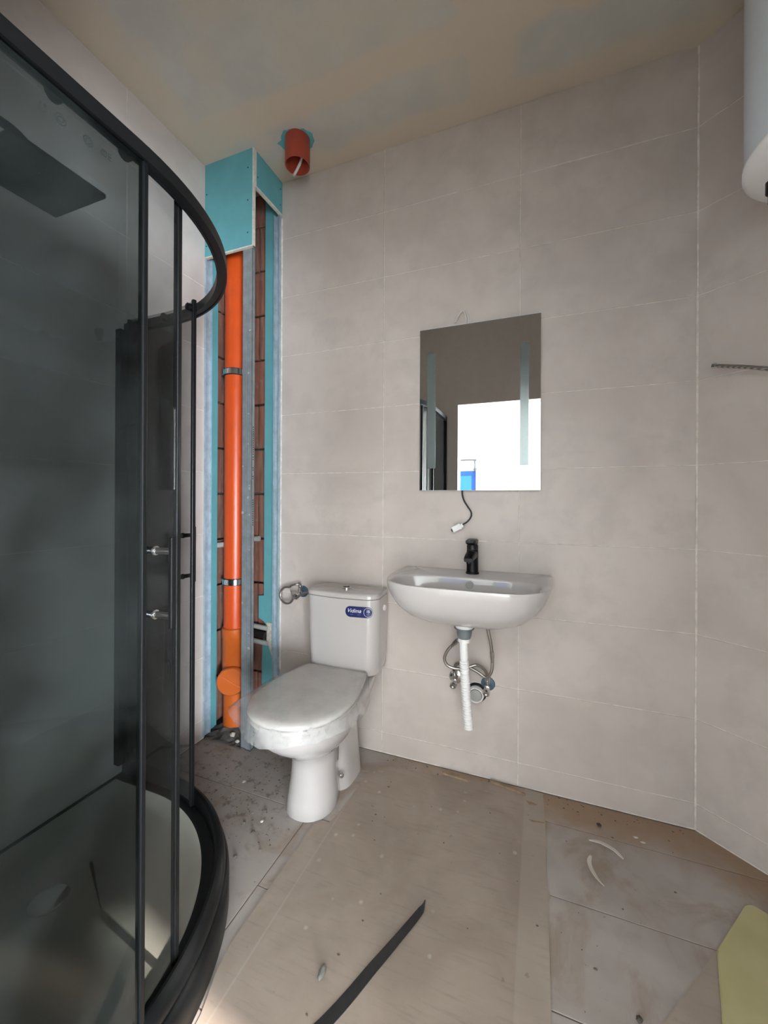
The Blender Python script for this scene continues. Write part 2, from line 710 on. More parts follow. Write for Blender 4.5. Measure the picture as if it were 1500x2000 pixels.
fc = [c for c in fcols if c > -.8]
lay_tiles(fl, (0, 0, -TT), (1, 0, 0), (0, 1, 0), [XL, fc[0]], [.14, .70, 1.30, 1.729], 'floor_tile', outside)
lay_tiles(fl, (0, 0, -TT), (1, 0, 0), (0, 1, 0), [-.79, -.19, 1.01, 2.21], sorted(set([0.14] + frows)), 'floor_tile', outside)
# ceiling
struct('ceiling', MB().box((-1.65, 0.02, ZC), (2.6, 2.0, ZC + 0.1)), 'ceiling_plaster')

# --- the bright room beyond the doorway (seen in the mirror)
mb = MB()
RY = -3.5
mb.box((-2.6, RY - .12, 0), (-1.95, RY, ZC)).box((-1.95, RY - .12, 0), (-1.0, RY, 0.85)).box((-1.95, RY - .12, 1.66), (-1.0, RY, ZC))
mb.box((-1.0, RY - .12, 0), (2.6, RY, ZC))
struct('wall_far', mb, 'white_paint')
struct('wall_far_left', MB().box((-2.7, RY - .12, 0), (-2.6, 0.14, ZC)), 'white_paint')
mb = MB()
mb.box((2.5, RY - .12, 0), (2.6, -3.1, ZC)).box((2.5, -1.1, 0), (2.6, 0.02, ZC))
mb.box((2.5, -3.1, 0), (2.6, -1.1, 0.05)).box((2.5, -3.1, 1.3), (2.6, -1.1, ZC))  # unseen opening, kept low to shape the daylight it lets in
struct('wall_far_right', mb, 'white_paint')
struct('floor_far', MB().box((-2.7, RY - .12, -0.1), (2.6, 0.02, -0.002)), 'room_floor')
struct('ceiling_far', MB().box((-2.7, RY - .12, ZC), (2.6, 0.02, ZC + .1)), 'white_paint')


def window(name, x0, x1, z0, z1, mat, nd):
    f = MB()
    y0, y1 = RY - .09, RY - .03
    t = 0.08
    f.box((x0, y0, z0), (x1, y1, z0 + t)).box((x0, y0, z1 - t), (x1, y1, z1))
    f.box((x0, y0, z0 + t), (x0 + t, y1, z1 - t)).box((x1 - t, y0, z0 + t), (x1, y1, z1 - t))
    for k in range(1, nd):
        xx = x0 + (x1 - x0) * k / nd
        f.box((xx - t / 2, y0, z0 + t), (xx + t / 2, y1, z1 - t))
    o = struct(name, f, mat)
    for k in range(nd):
        a = x0 + (x1 - x0) * k / nd + (t if k == 0 else t / 2)
        b = x0 + (x1 - x0) * (k + 1) / nd - (t if k == nd - 1 else t / 2)
        MB().box((a, RY - .066, z0 + t), (b, RY - .060, z1 - t)).build('pane', 'blue_glass', o)
    return o


window('window_1', -1.95, -1.0, 0.85, 1.66, 'blue_film', 3)
simple('dark_pipe', (84, 84, 88), 0.5)
hp = thing('heating_pipe', 'thin grey pipe bent over the blue framed window, seen in the mirror', 'pipe', (-1.1, RY + .05, 1.6))
MB().tube(smooth_path([(-1.9, RY + .05, 1.84), (-1.06, RY + .05, 1.84), (-1.02, RY + .05, 1.82), (-1.01, RY + .05, 1.78), (-1.01, RY + .05, 1.68)], 6), 0.014, 10).build('pipe', 'dark_pipe', hp, 40)
MB().lathe((-1.01, RY, 1.68), (0, 1, 0), [(0, .03), (.03, .03), (.04, .02), (.06, .02)], 16).build('valve', 'dark_pipe', hp, 40)

# ------------------------------------------------------------------ service riser in the corner
RX, RYF = -1.231, 1.504      # outer corner of the boxing
bw = struct('wall_masonry', MB().box((XL - 0.13, YB + 0.075, -0.02), (-1.20, YB + 0.14, ZC)).box((XL - 0.13, 1.505, -0.02), (XL - 0.085, YB + 0.075, ZC)), 'mortar')
cb = 0.236
z = 0.02
i = 0
while z < ZC - 0.02:
    h = min(cb - 0.010, ZC - z)
    off = 0.09 if i % 2 else 0.0
    j = random.uniform(-.002, .002)
    MB().box((XL - 0.075 + 0.012, YB + 0.025 + j, z), (-1.40 + off, YB + 0.075, z + h), 0.003, 1).build('brick', 'brick', bw)
    MB().box((-1.40 + off + 0.009, YB + 0.024 - j, z), (-1.21, YB + 0.075, z + h), 0.003, 1).build('brick', 'brick', bw)
    MB().box((XL - 0.085, 1.52, z), (XL - 0.030 + j, 1.61 + off * .5, z + h), 0.003, 1).build('brick', 'brick', bw)
    MB().box((XL - 0.085, 1.618 + off * .5, z), (XL - 0.030 - j, YB + 0.020, z + h), 0.003, 1).build('brick', 'brick', bw)
    z += cb
    i += 1

rs = thing('pipe_boxing', 'half-open corner boxing of green plasterboard on galvanised studs', 'boxing', ((XL + RX) / 2, 1.6, 0))
BT = 0.0125
o = MB().box((XL + .002, RYF, 2.334), (RX + 0.001, RYF + BT, ZC - .001)).build('front_board', 'greenboard', rs)
for x, zz in ((-1.262, 2.70), (-1.262, 2.55), (-1.262, 2.40), (-1.508, 2.64), (-1.508, 2.39)):
    MB().lathe((x, RYF + .001, zz), (0, -1, 0), [(0, .0035), (.0016, .0035)], 10).build('screw', 'print_dark', o)
o2 = MB().box((RX - BT, RYF + BT + .001, 2.62), (RX, YB - .002, ZC - .001)).build('side_board', 'greenboard', rs)
for y, zz in ((1.535, 2.67), (1.71, 2.66), (1.71, 2.74)):
    MB().lathe((RX - .001, y, zz), (1, 0, 0), [(0, .0035), (.0016, .0035)], 10).build('screw', 'print_dark', o2)
# bare gypsum edges of the boards
mb = MB()
mb.box((XL + .002, RYF - .0006, 2.3325), (RX + .0015, RYF + BT + .0004, 2.3385))
mb.box((RX - .0045, RYF - .0008, 2.3325), (RX + .0022, RYF + BT + .0006, ZC - .001))
mb.build('board_edge', 'gypsum_edge', rs)
mb = MB()
mb.box((RX - BT - .0004, RYF + BT + .0005, 2.614), (RX + .0008, YB - .002, 2.6225))
mb.box((RX - BT, RYF + BT + .0002, 2.62), (RX + .001, RYF + BT + .0085, ZC - .001))
mb.build('board_edge', 'gypsum_edge', rs)
# strips of board on the walls inside
MB().box((XL - .0145, 1.513, 0.02), (XL - .002, 1.597, ZC)).build('wall_strip', 'greenboard', rs)
prof = [(-1.272, 0.50), (-1.272, ZC), (-1.339, ZC), (-1.339, 0.665), (-1.372, 0.66), (-1.372, 0.545), (-1.34, 0.53), (-1.31, 0.50)]
mb = MB()
b = [mb.bm.verts.new((x, YB + .004, zz)) for x, zz in prof]
t = [mb.bm.verts.new((x, YB + .0165, zz)) for x, zz in prof]
mb.bm.faces.new(b)
mb.bm.faces.new(list(reversed(t)))
for k in range(len(b)):
    mb.bm.faces.new((b[k], t[k], t[(k + 1) % len(b)], b[(k + 1) % len(b)]))
mb.build('wall_strip', 'greenboard', rs)
mb = MB()
prof = [(-1.272, 0.02), (-1.272, 0.43), (-1.31, 0.42), (-1.345, 0.435), (-1.35, 0.3), (-1.347, 0.02)]
b = [mb.bm.verts.new((x, YB + .004, zz)) for x, zz in prof]
t = [mb.bm.verts.new((x, YB + .0165, zz)) for x, zz in prof]
mb.bm.faces.new(b)
mb.bm.faces.new(list(reversed(t)))
for k in range(len(b)):
    mb.bm.faces.new((b[k], t[k], t[(k + 1) % len(b)], b[(k + 1) % len(b)]))
mb.build('wall_strip', 'greenboard', rs)
mb = MB()
mb.obox((-1.300, YB + .0035, .47), ((1, 0, 0), (0, 1, 0), (0, 0, 1)), (.035, .012, .115), .004)
mb.obox((-1.285, YB + .003, .38), ((1, 0, .35), (0, 1, 0), (-.35, 0, 1)), (.022, .004, .10), .001)
mb.build('gypsum_patch', 'chip_light', rs)
# runner on the left wall, runner on the back wall, free corner stud
mb = MB()
mb.box((XL, RYF + BT, 0.012), (XL + .0012, RYF + BT + .028, ZC))
mb.box((XL, RYF + .001, 0.012), (XL + .011, RYF + .0022, 2.33))
mb.box((XL, RYF + BT + .0265, 0.012), (XL + .012, RYF + BT + .028, ZC))
mb.build('wall_runner', 'galvanised_blue', rs)
mb = MB()
mb.box((RX - .040, YB - .0012, 0.012), (RX - .004, YB, 2.62))
mb.box((RX - .0052, YB - .022, 0.012), (RX - .004, YB, 2.62))
mb.box((RX - .040, YB - .018, 0.012), (RX - .0388, YB, 2.62))
mb.build('wall_runner', 'galvanised_blue', rs)
struct('trim_sealant', MB().box((RX - .004, YB - .003, 0.3), (RX + .003, YB + .004, 2.6)), 'grout')
mb = MB()
sx0, sx1, sy0, sy1 = -1.300, RX - .013, RYF + BT + .001, RYF + BT + .020
mb.box((sx0, sy0, 0.0), (sx1, sy0 + .0012, 2.60))
mb.box((sx1 - .0012, sy0, 0.0), (sx1, sy1, 2.60))
mb.box((sx0, sy0, 0.0), (sx0 + .0012, sy1, 2.60))
mb.box((sx1 - .007, sy1 - .0012, 0.0), (sx1, sy1, 2.60))
mb.box((sx0, sy1 - .0012, 0.0), (sx0 + .009, sy1, 2.60))
mb.box((sx0 + .022, sy0 - .001, 0.01), (sx0 + .025, sy0 + .001, 2.60))
mb.box((sx0 + .034, sy0 - .001, 0.01), (sx0 + .037, sy0 + .001, 2.60))
st = mb.build('corner_stud', 'galvanised', rs)
mb = MB()
for zz, n in ((1.50, 13), (1.36, 2), (1.31, 2), (1.27, 2), (1.16, 12)):
    for k in range(n):
        mb.box((sx1, sy0 + .007, zz - k * .0105), (sx1 + .0004, sy0 + .013, zz - k * .0105 + .0055))
tag(mb.build('stamped_mark', 'print_dark', st), kind='stuff')
mb = MB()
for k in range(14):
    zz = random.uniform(.2, 2.2)
    xx = random.choice((sx0 + .006, sx1 - .012, sx1 - .02))
    mb.obox((xx, sy0 - .0012, zz), ((1, 0, 0), (0, 1, 0), (random.uniform(-.2, .2), 0, 1)), (random.uniform(.004, .012), .0015, random.uniform(.004, .02)), .0005)
tag(mb.build('plaster_splash', 'chip_light', st), kind='stuff')

# soil pipe
PX, PY = -1.437, 1.632
sp = thing('soil_pipe', 'bright orange plastic soil pipe standing inside the corner boxing', 'pipe', (PX, PY, 0.05))
MB().lathe((PX, PY, 0.42), (0, 0, 1), [(0, .055), (ZC - .43, .055)], 40).build('pipe', 'orange_pvc', sp, 40)
mb = MB()
mb.lathe((PX, PY, 0.02), (0, 0, 1), [(0, .055), (.20, .055), (.20, .060), (.45, .060), (.455, .063), (.50, .063), (.505, .056)], 40)
mb.lathe((PX, PY, 0.275), (.48, -.88, 0), [(0, .058), (.052, .058), (.052, .066), (.062, .066)], 40)
bt = mb.build('access_tee', 'orange_fitting', sp, 40)
ax = Vector((.48, -.88, 0)).normalized()
sd = Vector((0, 0, 1)).cross(ax)
mb = MB()
mb.lathe(Vector((PX, PY, 0.275)) + ax * .062, ax, [(0, .069), (.016, .069), (.022, .064), (.023, .0)], 40, True, False)
cp = mb.build('access_cap', 'orange_fitting', sp, 40)
d = (sd * .84 - Vector((0, 0, .54))).normalized()
MB().obox(Vector((PX, PY, .275)) + ax * .0855, (d, ax.cross(d), ax), (.118, .004, .004), .001).build('cap_rib', 'orange_fitting', cp)
for zz in (1.80, 0.755):
    mb = MB()
    mb.lathe((PX, PY, zz - .013), (0, 0, 1), [(0, .0552), (0, .0625), (.026, .0625), (.026, .0552)], 40)
    cl = mb.build('pipe_clamp', 'chrome', sp, 40)
    mb = MB()
    for dz in (-.0165, .0135):
        mb.lathe((PX, PY, zz + dz), (0, 0, 1), [(0, .0551), (0, .0605), (.003, .0605), (.003, .0551)], 32)
    mb.build('rubber_liner', 'black_rubber', cl, 40)
    mb = MB()
    mb.obox((PX - .066, PY - .01, zz), ((1, 0, 0), (0, 1, 0), (0, 0, 1)), (.014, .012, .024), .002)
    mb.cyl((PX - .066, PY - .025, zz), (PX - .066, PY + .01, zz), .004, 10)
    mb.build('clamp_bolt', 'dull_steel', cl, 40)
wp = thing('water_pipe', 'short pale grey water pipe behind the orange soil pipe at hip height', 'pipe', (XL, 1.66, .95))
MB().tube(smooth_path([(XL - .02, 1.60, .93), (XL + .01, 1.66, .935), (XL + .075, 1.722, .955), (-1.37, 1.735, .96)], 6), .014, 14).build('pipe', 'grey_pipe', wp, 40)
for dz, lab in ((.505, 'upper of two pale grey water pipes crossing behind the metal corner stud'), (.428, 'lower of two pale grey water pipes crossing behind the metal corner stud')):
    q = thing('water_pipe', lab, 'pipe', (-1.36, YB - .01, dz))
    MB().tube([(-1.47, YB - .012, dz + .012), (-1.38, YB - .012, dz), (-1.305, YB - .008, dz - .006)], .0125, 14).build('pipe', 'grey_pipe', q, 40)
q = thing('pipe_sleeve', 'black foam pipe sleeve between two pale grey pipes in the boxing', 'pipe', (-1.36, YB - .01, .466))
MB().tube([(-1.46, YB - .010, .474), (-1.38, YB - .010, .467), (-1.318, YB - .010, .463)], .017, 14).build('sleeve', 'cable_black', q, 40)
# rubble on the floor of the riser
mb = MB()
n = 14
vs = [[None] * n for _ in range(n)]
for a in range(n):
    for c in range(n):
        x = XL - .02 + (a / (n - 1)) * (-1.24 - XL + .02)
        y = 1.512 + (c / (n - 1)) * (YB + .02 - 1.512)
        r = math.hypot(x - PX, y - PY)
        vs[a][c] = mb.bm.verts.new((x, y, -.004 + .055 * math.exp(-(r / .085) ** 2) + random.uniform(0, .014)))
for a in range(n - 1):
    for c in range(n - 1):
        mb.bm.faces.new((vs[a][c], vs[a + 1][c], vs[a + 1][c + 1], vs[a][c + 1]))
o = mb.build('mortar_rubble', 'mortar_dark')
tag(o, 'dark crumbly mortar heaped round the foot of the orange soil pipe', 'rubble', kind='stuff')

for k, (x, y) in enumerate(((-1.385, 1.560), (-1.335, 1.535))):
    bm = bmesh.new()
    bmesh.ops.create_icosphere(bm, subdivisions=1, radius=.016 - .004 * k)
    for v in bm.verts:
        v.co = Vector((v.co.x * random.uniform(.6, 1.2) + x, v.co.y * random.uniform(.6, 1.2) + y, v.co.z * .7 + .022 - .008 * k))
    mb = MB()
    mb.merge(bm)
    tag(mb.build('plaster_chip', 'chip_light'), ('white plaster lump on the rubble at the foot of the orange soil pipe', 'white plaster lump on the rubble beside the metal corner stud')[k], 'chip')

# vent stub in the ceiling
vt = thing('vent_pipe', 'red-brown plastic vent pipe stub hanging from the ceiling with a cable', 'vent pipe', (-1.019, 1.542, 2.665))
VX, VY = -1.019, 1.542
mb = MB()
mb.lathe((VX, VY, 2.665), (0, 0, 1), [(.11, .0515), (0, .0515), (0, .055), (.003, .055), (.1185, .055)], 48, False, False)
mb.build('pipe', 'redbrown_pvc', vt, 40)
mb = MB()
pts = []
for k in range(40):
    a = 2 * math.pi * k / 40
    r = .062 + .012 * math.sin(a * 2 + 1) + random.uniform(-.003, .006) + (.02 if 2.4 < a < 3.4 else 0)
    pts.append((VX + r * math.cos(a), VY + r * math.sin(a)))
mb.prism(pts, ZC - .0025, ZC - .0002)
mb.build('board_cutout', 'greenboard', vt)
mb = MB()
pth = smooth_path([(VX + .005, VY + .030, 2.78), (VX + .003, VY + .032, 2.74), (VX - .006, VY + .034, 2.712), (VX - .024, VY + .035, 2.685), (VX - .038, VY + .033, 2.664), (VX - .041, VY + .032, 2.657)], 6)
mb.tube(pth, .006, 10)
mb.build('cable', 'cable_white', vt, 40)

# ------------------------------------------------------------------ shower
SA, SB, SR = -0.708, 1.128, 0.585


def spath(off=0.0, a0=None, a1=None, n=40, y_end=None, x_end=None):
    """plan curve of the quadrant, offset inwards; from the left wall round to the doorway wall"""
    A, B, r = SA - off, SB - off, SR - off
    cx, cy = A - r, B - r
    pts = []
    x0 = XL + .001 if x_end is None else x_end
    y0 = YN + .001 if y_end is None else y_end
    t0, t1 = 90, 0
    if a0 is None:
        pts.append((x0, B))
    else:
        t0 = a0
    if a1 is not None:
        t1 = a1
    for k in range(n + 1):
        t = R(t0 + (t1 - t0) * k / n)
        pts.append((cx + r * math.cos(t), cy + r * math.sin(t)))
    if a1 is None:
        pts.append((A, y0))
    return pts


def sweep(mb, path, prof, cap=True):
    """prof: closed list of (outward offset, z); swept along the plan path"""
    P = [Vector((p[0], p[1], 0)) for p in path]
    rings = []
    for i, p in enumerate(P):
        d = (P[min(i + 1, len(P) - 1)] - P[max(i - 1, 0)]).normalized()
        nrm = Vector((-d.y, d.x, 0))     # outward: path runs clockwise seen from above
        rings.append([p + nrm * o + Vector((0, 0, z)) for o, z in prof])
    mb.rings(rings, True, cap, cap)


en = thing('shower_enclosure', 'quadrant shower enclosure of smoked glass with matt black rails', 'shower', (-1.1, .6, .1))
ZT = 1.853
mb = MB()
sweep(mb, spath(0), [(0, ZT - .031), (0, ZT - .003), (-.003, ZT), (-.026, ZT), (-.028, ZT - .002), (-.028, ZT - .031), (-.022, ZT - .031), (-.022, ZT - .028), (-.006, ZT - .028), (-.006, ZT - .031)])
mb.build('top_rail', 'matt_black', en, 35)
mb = MB()
sweep(mb, spath(0), [(0, .100), (0.004, .112), (0, .128), (-.008, .140), (-.016, .144), (-.024, .140), (-.027, .126), (-.028, .100)])
mb.build('bottom_rail', 'matt_black', en, 50)
MB().box((XL + .001, SB - .062, .146), (XL + .030, SB, ZT - .036), .002).build('wall_profile', 'matt_black', en)
MB().box((SA - .062, YN + .001, .146), (SA, YN + .030, ZT - .036), .002).build('wall_profile', 'matt_black', en)
GZ0, GZ1 = .145, ZT - .030
fp = MB().box((XL + .031, SB - .018, GZ0), (-1.262, SB - .012, GZ1)).build('fixed_pane', 'smoked_glass', en)
MB().box((-1.262, SB - .026, GZ0), (-1.248, SB - .004, GZ1), .002).build('edge_profile', 'matt_black', fp)
fp2 = MB().box((SA - .018, YN + .031, GZ0), (SA - .012, .556, GZ1)).build('fixed_pane', 'smoked_glass', en)
MB().box((SA - .022, .556, GZ0), (SA - .007, .567, GZ1), .002).build('edge_profile', 'matt_black', fp2)
# maker's stamp printed on the pane
pm = MB()


def on_pane(me, y, zz, s=1.0):
    me.transform(Matrix.Translation((SA - .0112, y, zz)) @ Matrix(((0, 0, 1, 0), (1, 0, 0, 0), (0, 1, 0, 0), (0, 0, 0, 1))))
    pm.bm.from_mesh(me)
    bpy.data.meshes.remove(me)


on_pane(text_mesh('CE', .017, .0002), .486, 1.778)
on_pane(text_mesh('22', .013, .0002), .390, 1.776)
for yy in (.414, .456):
    for rr in (.0085, .0045):
        pm.lathe((SA - .0112, yy, 1.777), (1, 0, 0), [(0, rr), (.0003, rr), (.0003, rr - .0013), (0, rr - .0013), (0, rr)], 24, False, False)
tag(pm.build('printed_stamp', 'print_dark', fp2), kind='stuff')


def door(path, edge_i, cap_i, hang):
    mb = MB()
    sweep(mb, path, [(-.003, .112), (.003, .112), (.003, ZT - .002), (-.003, ZT - .002)])
    dr = mb.build('sliding_door', 'door_glass', en, 30)
    for i, wd, nm in ((edge_i, .014, 'edge_seal'), (cap_i, .012, 'trailing_seal')):
        p = Vector(path[i] + (0,))
        q_ = Vector(path[i - 1 if i > 0 else i + 1] + (0,))
        if i == -1:
            q_ = Vector(path[-2] + (0,))
        dd = (p - q_).normalized()
        nn = Vector((-dd.y, dd.x, 0))
        MB().obox(p + dd * (wd / 2 - .003) + Vector((0, 0, (.112 + ZT) / 2)), (dd, nn, (0, 0, 1)), (wd, .013, ZT - .112), .002).build(nm, 'matt_black', dr)
    return dr


DO = 0.042
far_path = spath(DO, None, 71, 18, x_end=-1.465)
d_far = door(far_path, -1, 0, None)
near_path = spath(DO, 14.5, None, 18, y_end=.20)
d_near = door(near_path, 0, -1, None)
cxd, cyd, rd = SA - SR, SB - SR, SR - DO


def polar(t, r, zz):
    return Vector((cxd + r * math.cos(R(t)), cyd + r * math.sin(R(t)), zz))


for dr, th, sgn in ((d_far, 78.5, 1), (d_near, 7.5, -1)):
    hz0, hz1 = (.865, 1.067) if sgn > 0 else (.90, 1.09)
    rot_t = th - sgn * 0
    h = MB()
    nrm = (polar(rot_t, 1, 0) - polar(rot_t, 0, 0)).normalized()
    tan = Vector((-nrm.y, nrm.x, 0))
    bar_r = rd + .046
    h.obox(polar(rot_t, bar_r, (hz0 + hz1) / 2), (tan, nrm, (0, 0, 1)), (.013, .010, hz1 - hz0), .0025)
    hd = h.build('handle_bar', 'matt_black', dr)
    for zz in (hz0 + .026, hz1 - .030):
        MB().tube([polar(rot_t, rd + .003, zz), polar(rot_t, rd + .006, zz), polar(rot_t, rd + .0065, zz), polar(rot_t, bar_r - .004, zz)],
                  [.010, .010, .0072, .0072], 16).build('standoff', 'chrome' if sgn < 0 else 'matt_black', dr, 40)
        MB().tube([polar(rot_t, rd - .003, zz), polar(rot_t, rd - .008, zz), polar(rot_t, rd - .010, zz), polar(rot_t, rd - .018, zz), polar(rot_t, rd - .022, zz)],
                  [.009, .009, .006, .010, .007], 16).build('inner_knob', 'matt_black', dr, 40)
# rollers near the top of the doors
for dr, ths in ((d_far, (72, 88)),):
    for th in ths:
        zz = ZT - .024
        MB().tube([polar(th, rd - .003, zz), polar(th, rd - .006, zz), polar(th, rd - .018, zz), polar(th, rd - .021, zz)], [.012, .013, .013, .009], 18).build('roller', 'matt_black', dr, 40)
zz = ZT - .022
MB().tube([(SA - DO + .003, .418, zz), (SA - DO + .012, .418, zz), (SA - DO + .016, .418, zz)], [.013, .013, .010], 18).build('roller', 'matt_black', d_near, 40)
MB().tube([(SA - DO + .003, .540, zz), (SA - DO + .012, .540, zz), (SA - DO + .016, .540, zz)], [.013, .013, .010], 18).build('roller', 'matt_black', d_near, 40)

tr = thing('shower_tray', 'quadrant shower tray with black skirt and pale basin under the glass enclosure', 'shower tray', (-1.1, .6, 0))


def tloop(off, z, wall=0.002):
    p = spath(off, n=36, x_end=XL + wall, y_end=YN + wall)
    p = p + [(XL + wall, YN + wall)]
    return [Vector((a, b, z)) for a, b in p]


mb = MB()
mb.rings([tloop(-.006, 0.0), tloop(-.014, .012), tloop(-.014, .082), tloop(-.006, .097), tloop(0, .0995), tloop(.055, .0995, .012), tloop(.062, .094, .014)])
mb.build('skirt', 'matt_black', tr, 50)
mb = MB()
vr = mb.rings([tloop(.062, .096, .014), tloop(.070, .092, .022), tloop(.085, .074, .04), tloop(.11, .068, .07), tloop(.30, .062, .25)], cap1=True)
mb.build('basin', 'acrylic', tr, 50)
mb = MB()
mb.lathe((-1.25, .70, .064), (0, 0, 1), [(0, .046), (.004, .046), (.008, .040), (.009, .0)], 36, True, False)
mb.build('drain_cover', 'chrome', tr, 40)

sh = thing('rain_shower', 'square matt black rain shower head on a curved arm behind the glass', 'shower head', (-1.15, .61, 1.95))
MB().box((-1.255, .507, 1.945), (-1.05, .712, 1.957), .003).build('head_plate', 'matt_black', sh)
mb = MB()
for a in range(8):
    for b_ in range(8):
        mb.cyl((-1.235 + a * .0236, .527 + b_ * .0236, 1.943), (-1.235 + a * .0236, .527 + b_ * .0236, 1.946), .003, 6)
mb.build('nozzles', 'black_rubber', sh, 40)
MB().lathe((-1.152, .61, 1.957), (0, 0, 1), [(0, .02), (.012, .018), (.02, .012), (.03, .0115)], 20).build('swivel_joint', 'matt_black', sh, 40)
MB().tube(smooth_path([(-1.152, .61, 1.975), (-1.152, .605, 2.0), (-1.152, .575, 2.025), (-1.152, .52, 2.03), (-1.152, .35, 2.03), (-1.152, .22, 2.03), (-1.152, .195, 2.01), (-1.152, .19, 1.97), (-1.152, .19, 1.0)], 8), .0105, 14).build('arm', 'matt_black', sh, 40)
MB().tube([(-1.152, YN, 1.75), (-1.152, .19, 1.75)], .012, 14).build('bracket', 'matt_black', sh, 40)
MB().box((-1.26, YN + .005, .98), (-1.04, .215, 1.03), .01).build('mixer', 'matt_black', sh)

# ------------------------------------------------------------------ mirror
MX0, MX1, MZ0, MZ1, MY = -.493, .004, 1.209, 1.913, 1.705
mr = thing('wall_mirror', 'frameless rectangular mirror with two frosted light strips above the washbasin', 'mirror', (-.245, 1.72, MZ0))
MB().box((MX0, MY + .0006, MZ0), (MX1, MY + .005, MZ1)).build('glass_edge', 'enamel_white', mr)
MB().poly([(MX0 + .0005, MY, MZ0 + .0005), (MX1 - .0005, MY, MZ0 + .0005), (MX1 - .0005, MY, MZ1 - .0005), (MX0 + .0005, MY, MZ1 - .0005)]) if False else None
mb = MB()
mb.box((MX0 + .0015, MY, MZ0 + .0008), (MX1, MY + .0005, MZ1 - .0022))
mb.build('mirror_face', 'mirror_silver', mr)
MB().box((MX0 + .04, MY + .0055, MZ0 + .04), (MX1 - .04, YB - .0005, MZ1 - .04)).build('backing_frame', 'white_plastic', mr)
for x0, x1, z0, z1 in ((-.4565, -.420, 1.305, 1.805), (-.073, -.040, 1.308, 1.802)):
    MB().box((x0, MY - .0006, z0), (x1, MY - .0001, z1)).build('light_strip', 'frosted_strip', mr)
mb = MB()
mb.tube(smooth_path([(-.297, 1.716, 1.90), (-.293, 1.712, 1.935), (-.300, 1.708, 1.963), (-.312, 1.706, 1.966), (-.326, 1.704, 1.948), (-.335, 1.703, 1.926), (-.337, 1.703, 1.921)], 8), .0032, 10)
mb.tube(smooth_path([(-.285, 1.718, 1.90), (-.282, 1.714, 1.935), (-.292, 1.711, 1.965), (-.303, 1.709, 1.972)], 8), .0032, 10)
mb.build('wire_loop', 'cable_white', mr, 40)
mb = MB()
pw = [(-.306, 1.716, 1.215), (-.304, 1.712, 1.19), (-.296, 1.708, 1.165), (-.280, 1.706, 1.14), (-.266, 1.704, 1.118), (-.266, 1.702, 1.098), (-.280, 1.700, 1.078), (-.302, 1.698, 1.063)]
mb.tube(smooth_path(pw, 8), .0032, 10)
mb.build('power_cable', 'cable_black', mr, 40)
dv = Vector((-.80, 0, -.42)).normalized()
uv = Vector((-.42, 0, .80))
mb = MB()
mb.obox(Vector((-.324, 1.698, 1.050)), (dv, (0, 1, 0), uv), (.040, .017, .026), .003)
mb.obox(Vector((-.303, 1.698, 1.061)), (dv, (0, 1, 0), uv), (.010, .010, .018), .002)
pl = mb.build('cable_connector', 'white_plastic', mr)
MB().obox(Vector((-.3445, 1.694, 1.0385)), (dv, (0, 1, 0), uv), (.003, .010, .012)).build('connector_socket', 'cable_black', pl)

# ------------------------------------------------------------------ washbasin
BX, BZ = -.254, .872
N = 96
CD = .245


def bout(phi, s=1.0):
    """outer plan outline by angle about (0, CD); returns (x, d) d = distance from wall"""
    c, sn = math.cos(phi), math.sin(phi)
    lo, hi = 0.0, 1.0
    for _ in range(40):
        m_ = (lo + hi) / 2
        x, d_ = m_ * c, CD + m_ * sn
        ins = d_ > 0.001 and (abs(x) / .302) ** 4.5 + (max(d_, 0) / .415) ** 4.5 < 1
        if ins:
            lo = m_
        else:
            hi = m_
    return lo * c, CD + lo * sn


OUT = [bout(2 * math.pi * (k + .5) / N) for k in range(N)]


def oring(s, z, back=1.0):
    r = []
    for x, d_ in OUT:
        dd = .20 + (d_ - .20) * s if d_ > .20 else .20 - (.20 - d_) * (s * .5 + .5) * back
        r.append(Vector((BX + x * s, YB - .0005 - dd, z)))
    return r


def iring(s, z, dy=0.0):
    r = []
    for k in range(N):
        phi = 2 * math.pi * (k + .5) / N
        c, sn = math.cos(phi), math.sin(phi)
        q_ = ((abs(c) / .262) ** 3.6 + (abs(sn) / .108) ** 3.6) ** (-1 / 3.6) * s
        r.append(Vector((BX + q_ * c, YB - (.283 + dy + q_ * sn), z)))
    return r


wb = thing('washbasin', 'white ceramic wall-hung washbasin with curved front under the mirror', 'washbasin', (BX, 1.53, .70))
mb = MB()
mb.rings([oring(.10, .709), oring(.24, .709), oring(.40, .715), oring(.58, .728), oring(.75, .750), oring(.87, .782), oring(.945, .815), oring(.985, .845), oring(1.0, .863), oring(.998, .869), oring(.992, .872),
          iring(1.02, .8715), iring(1.0, .870), iring(.985, .862), iring(.95, .83), iring(.88, .79), iring(.72, .755), iring(.45, .742), iring(.12, .738)], True, True, True)
mb.build('bowl', 'ceramic', wb, 60)
mb = MB()
oc = Vector((BX + .008, YB - .176 - .010, .846))
mb.lathe(oc, (0, -1, -.12), [(0, .015), (.004, .015), (.005, .013), (.004, .010), (.001, .0095)], 28, True, True)
ov = mb.build('overflow_ring', 'grey_pipe', wb, 50)
mb = MB()
mb.lathe((BX, 1.50, .740), (0, 0, 1), [(0, .032), (.004, .032), (.006, .028), (.0065, .0)], 28, True, False)
mb.build('drain_plug', 'chrome', wb, 50)

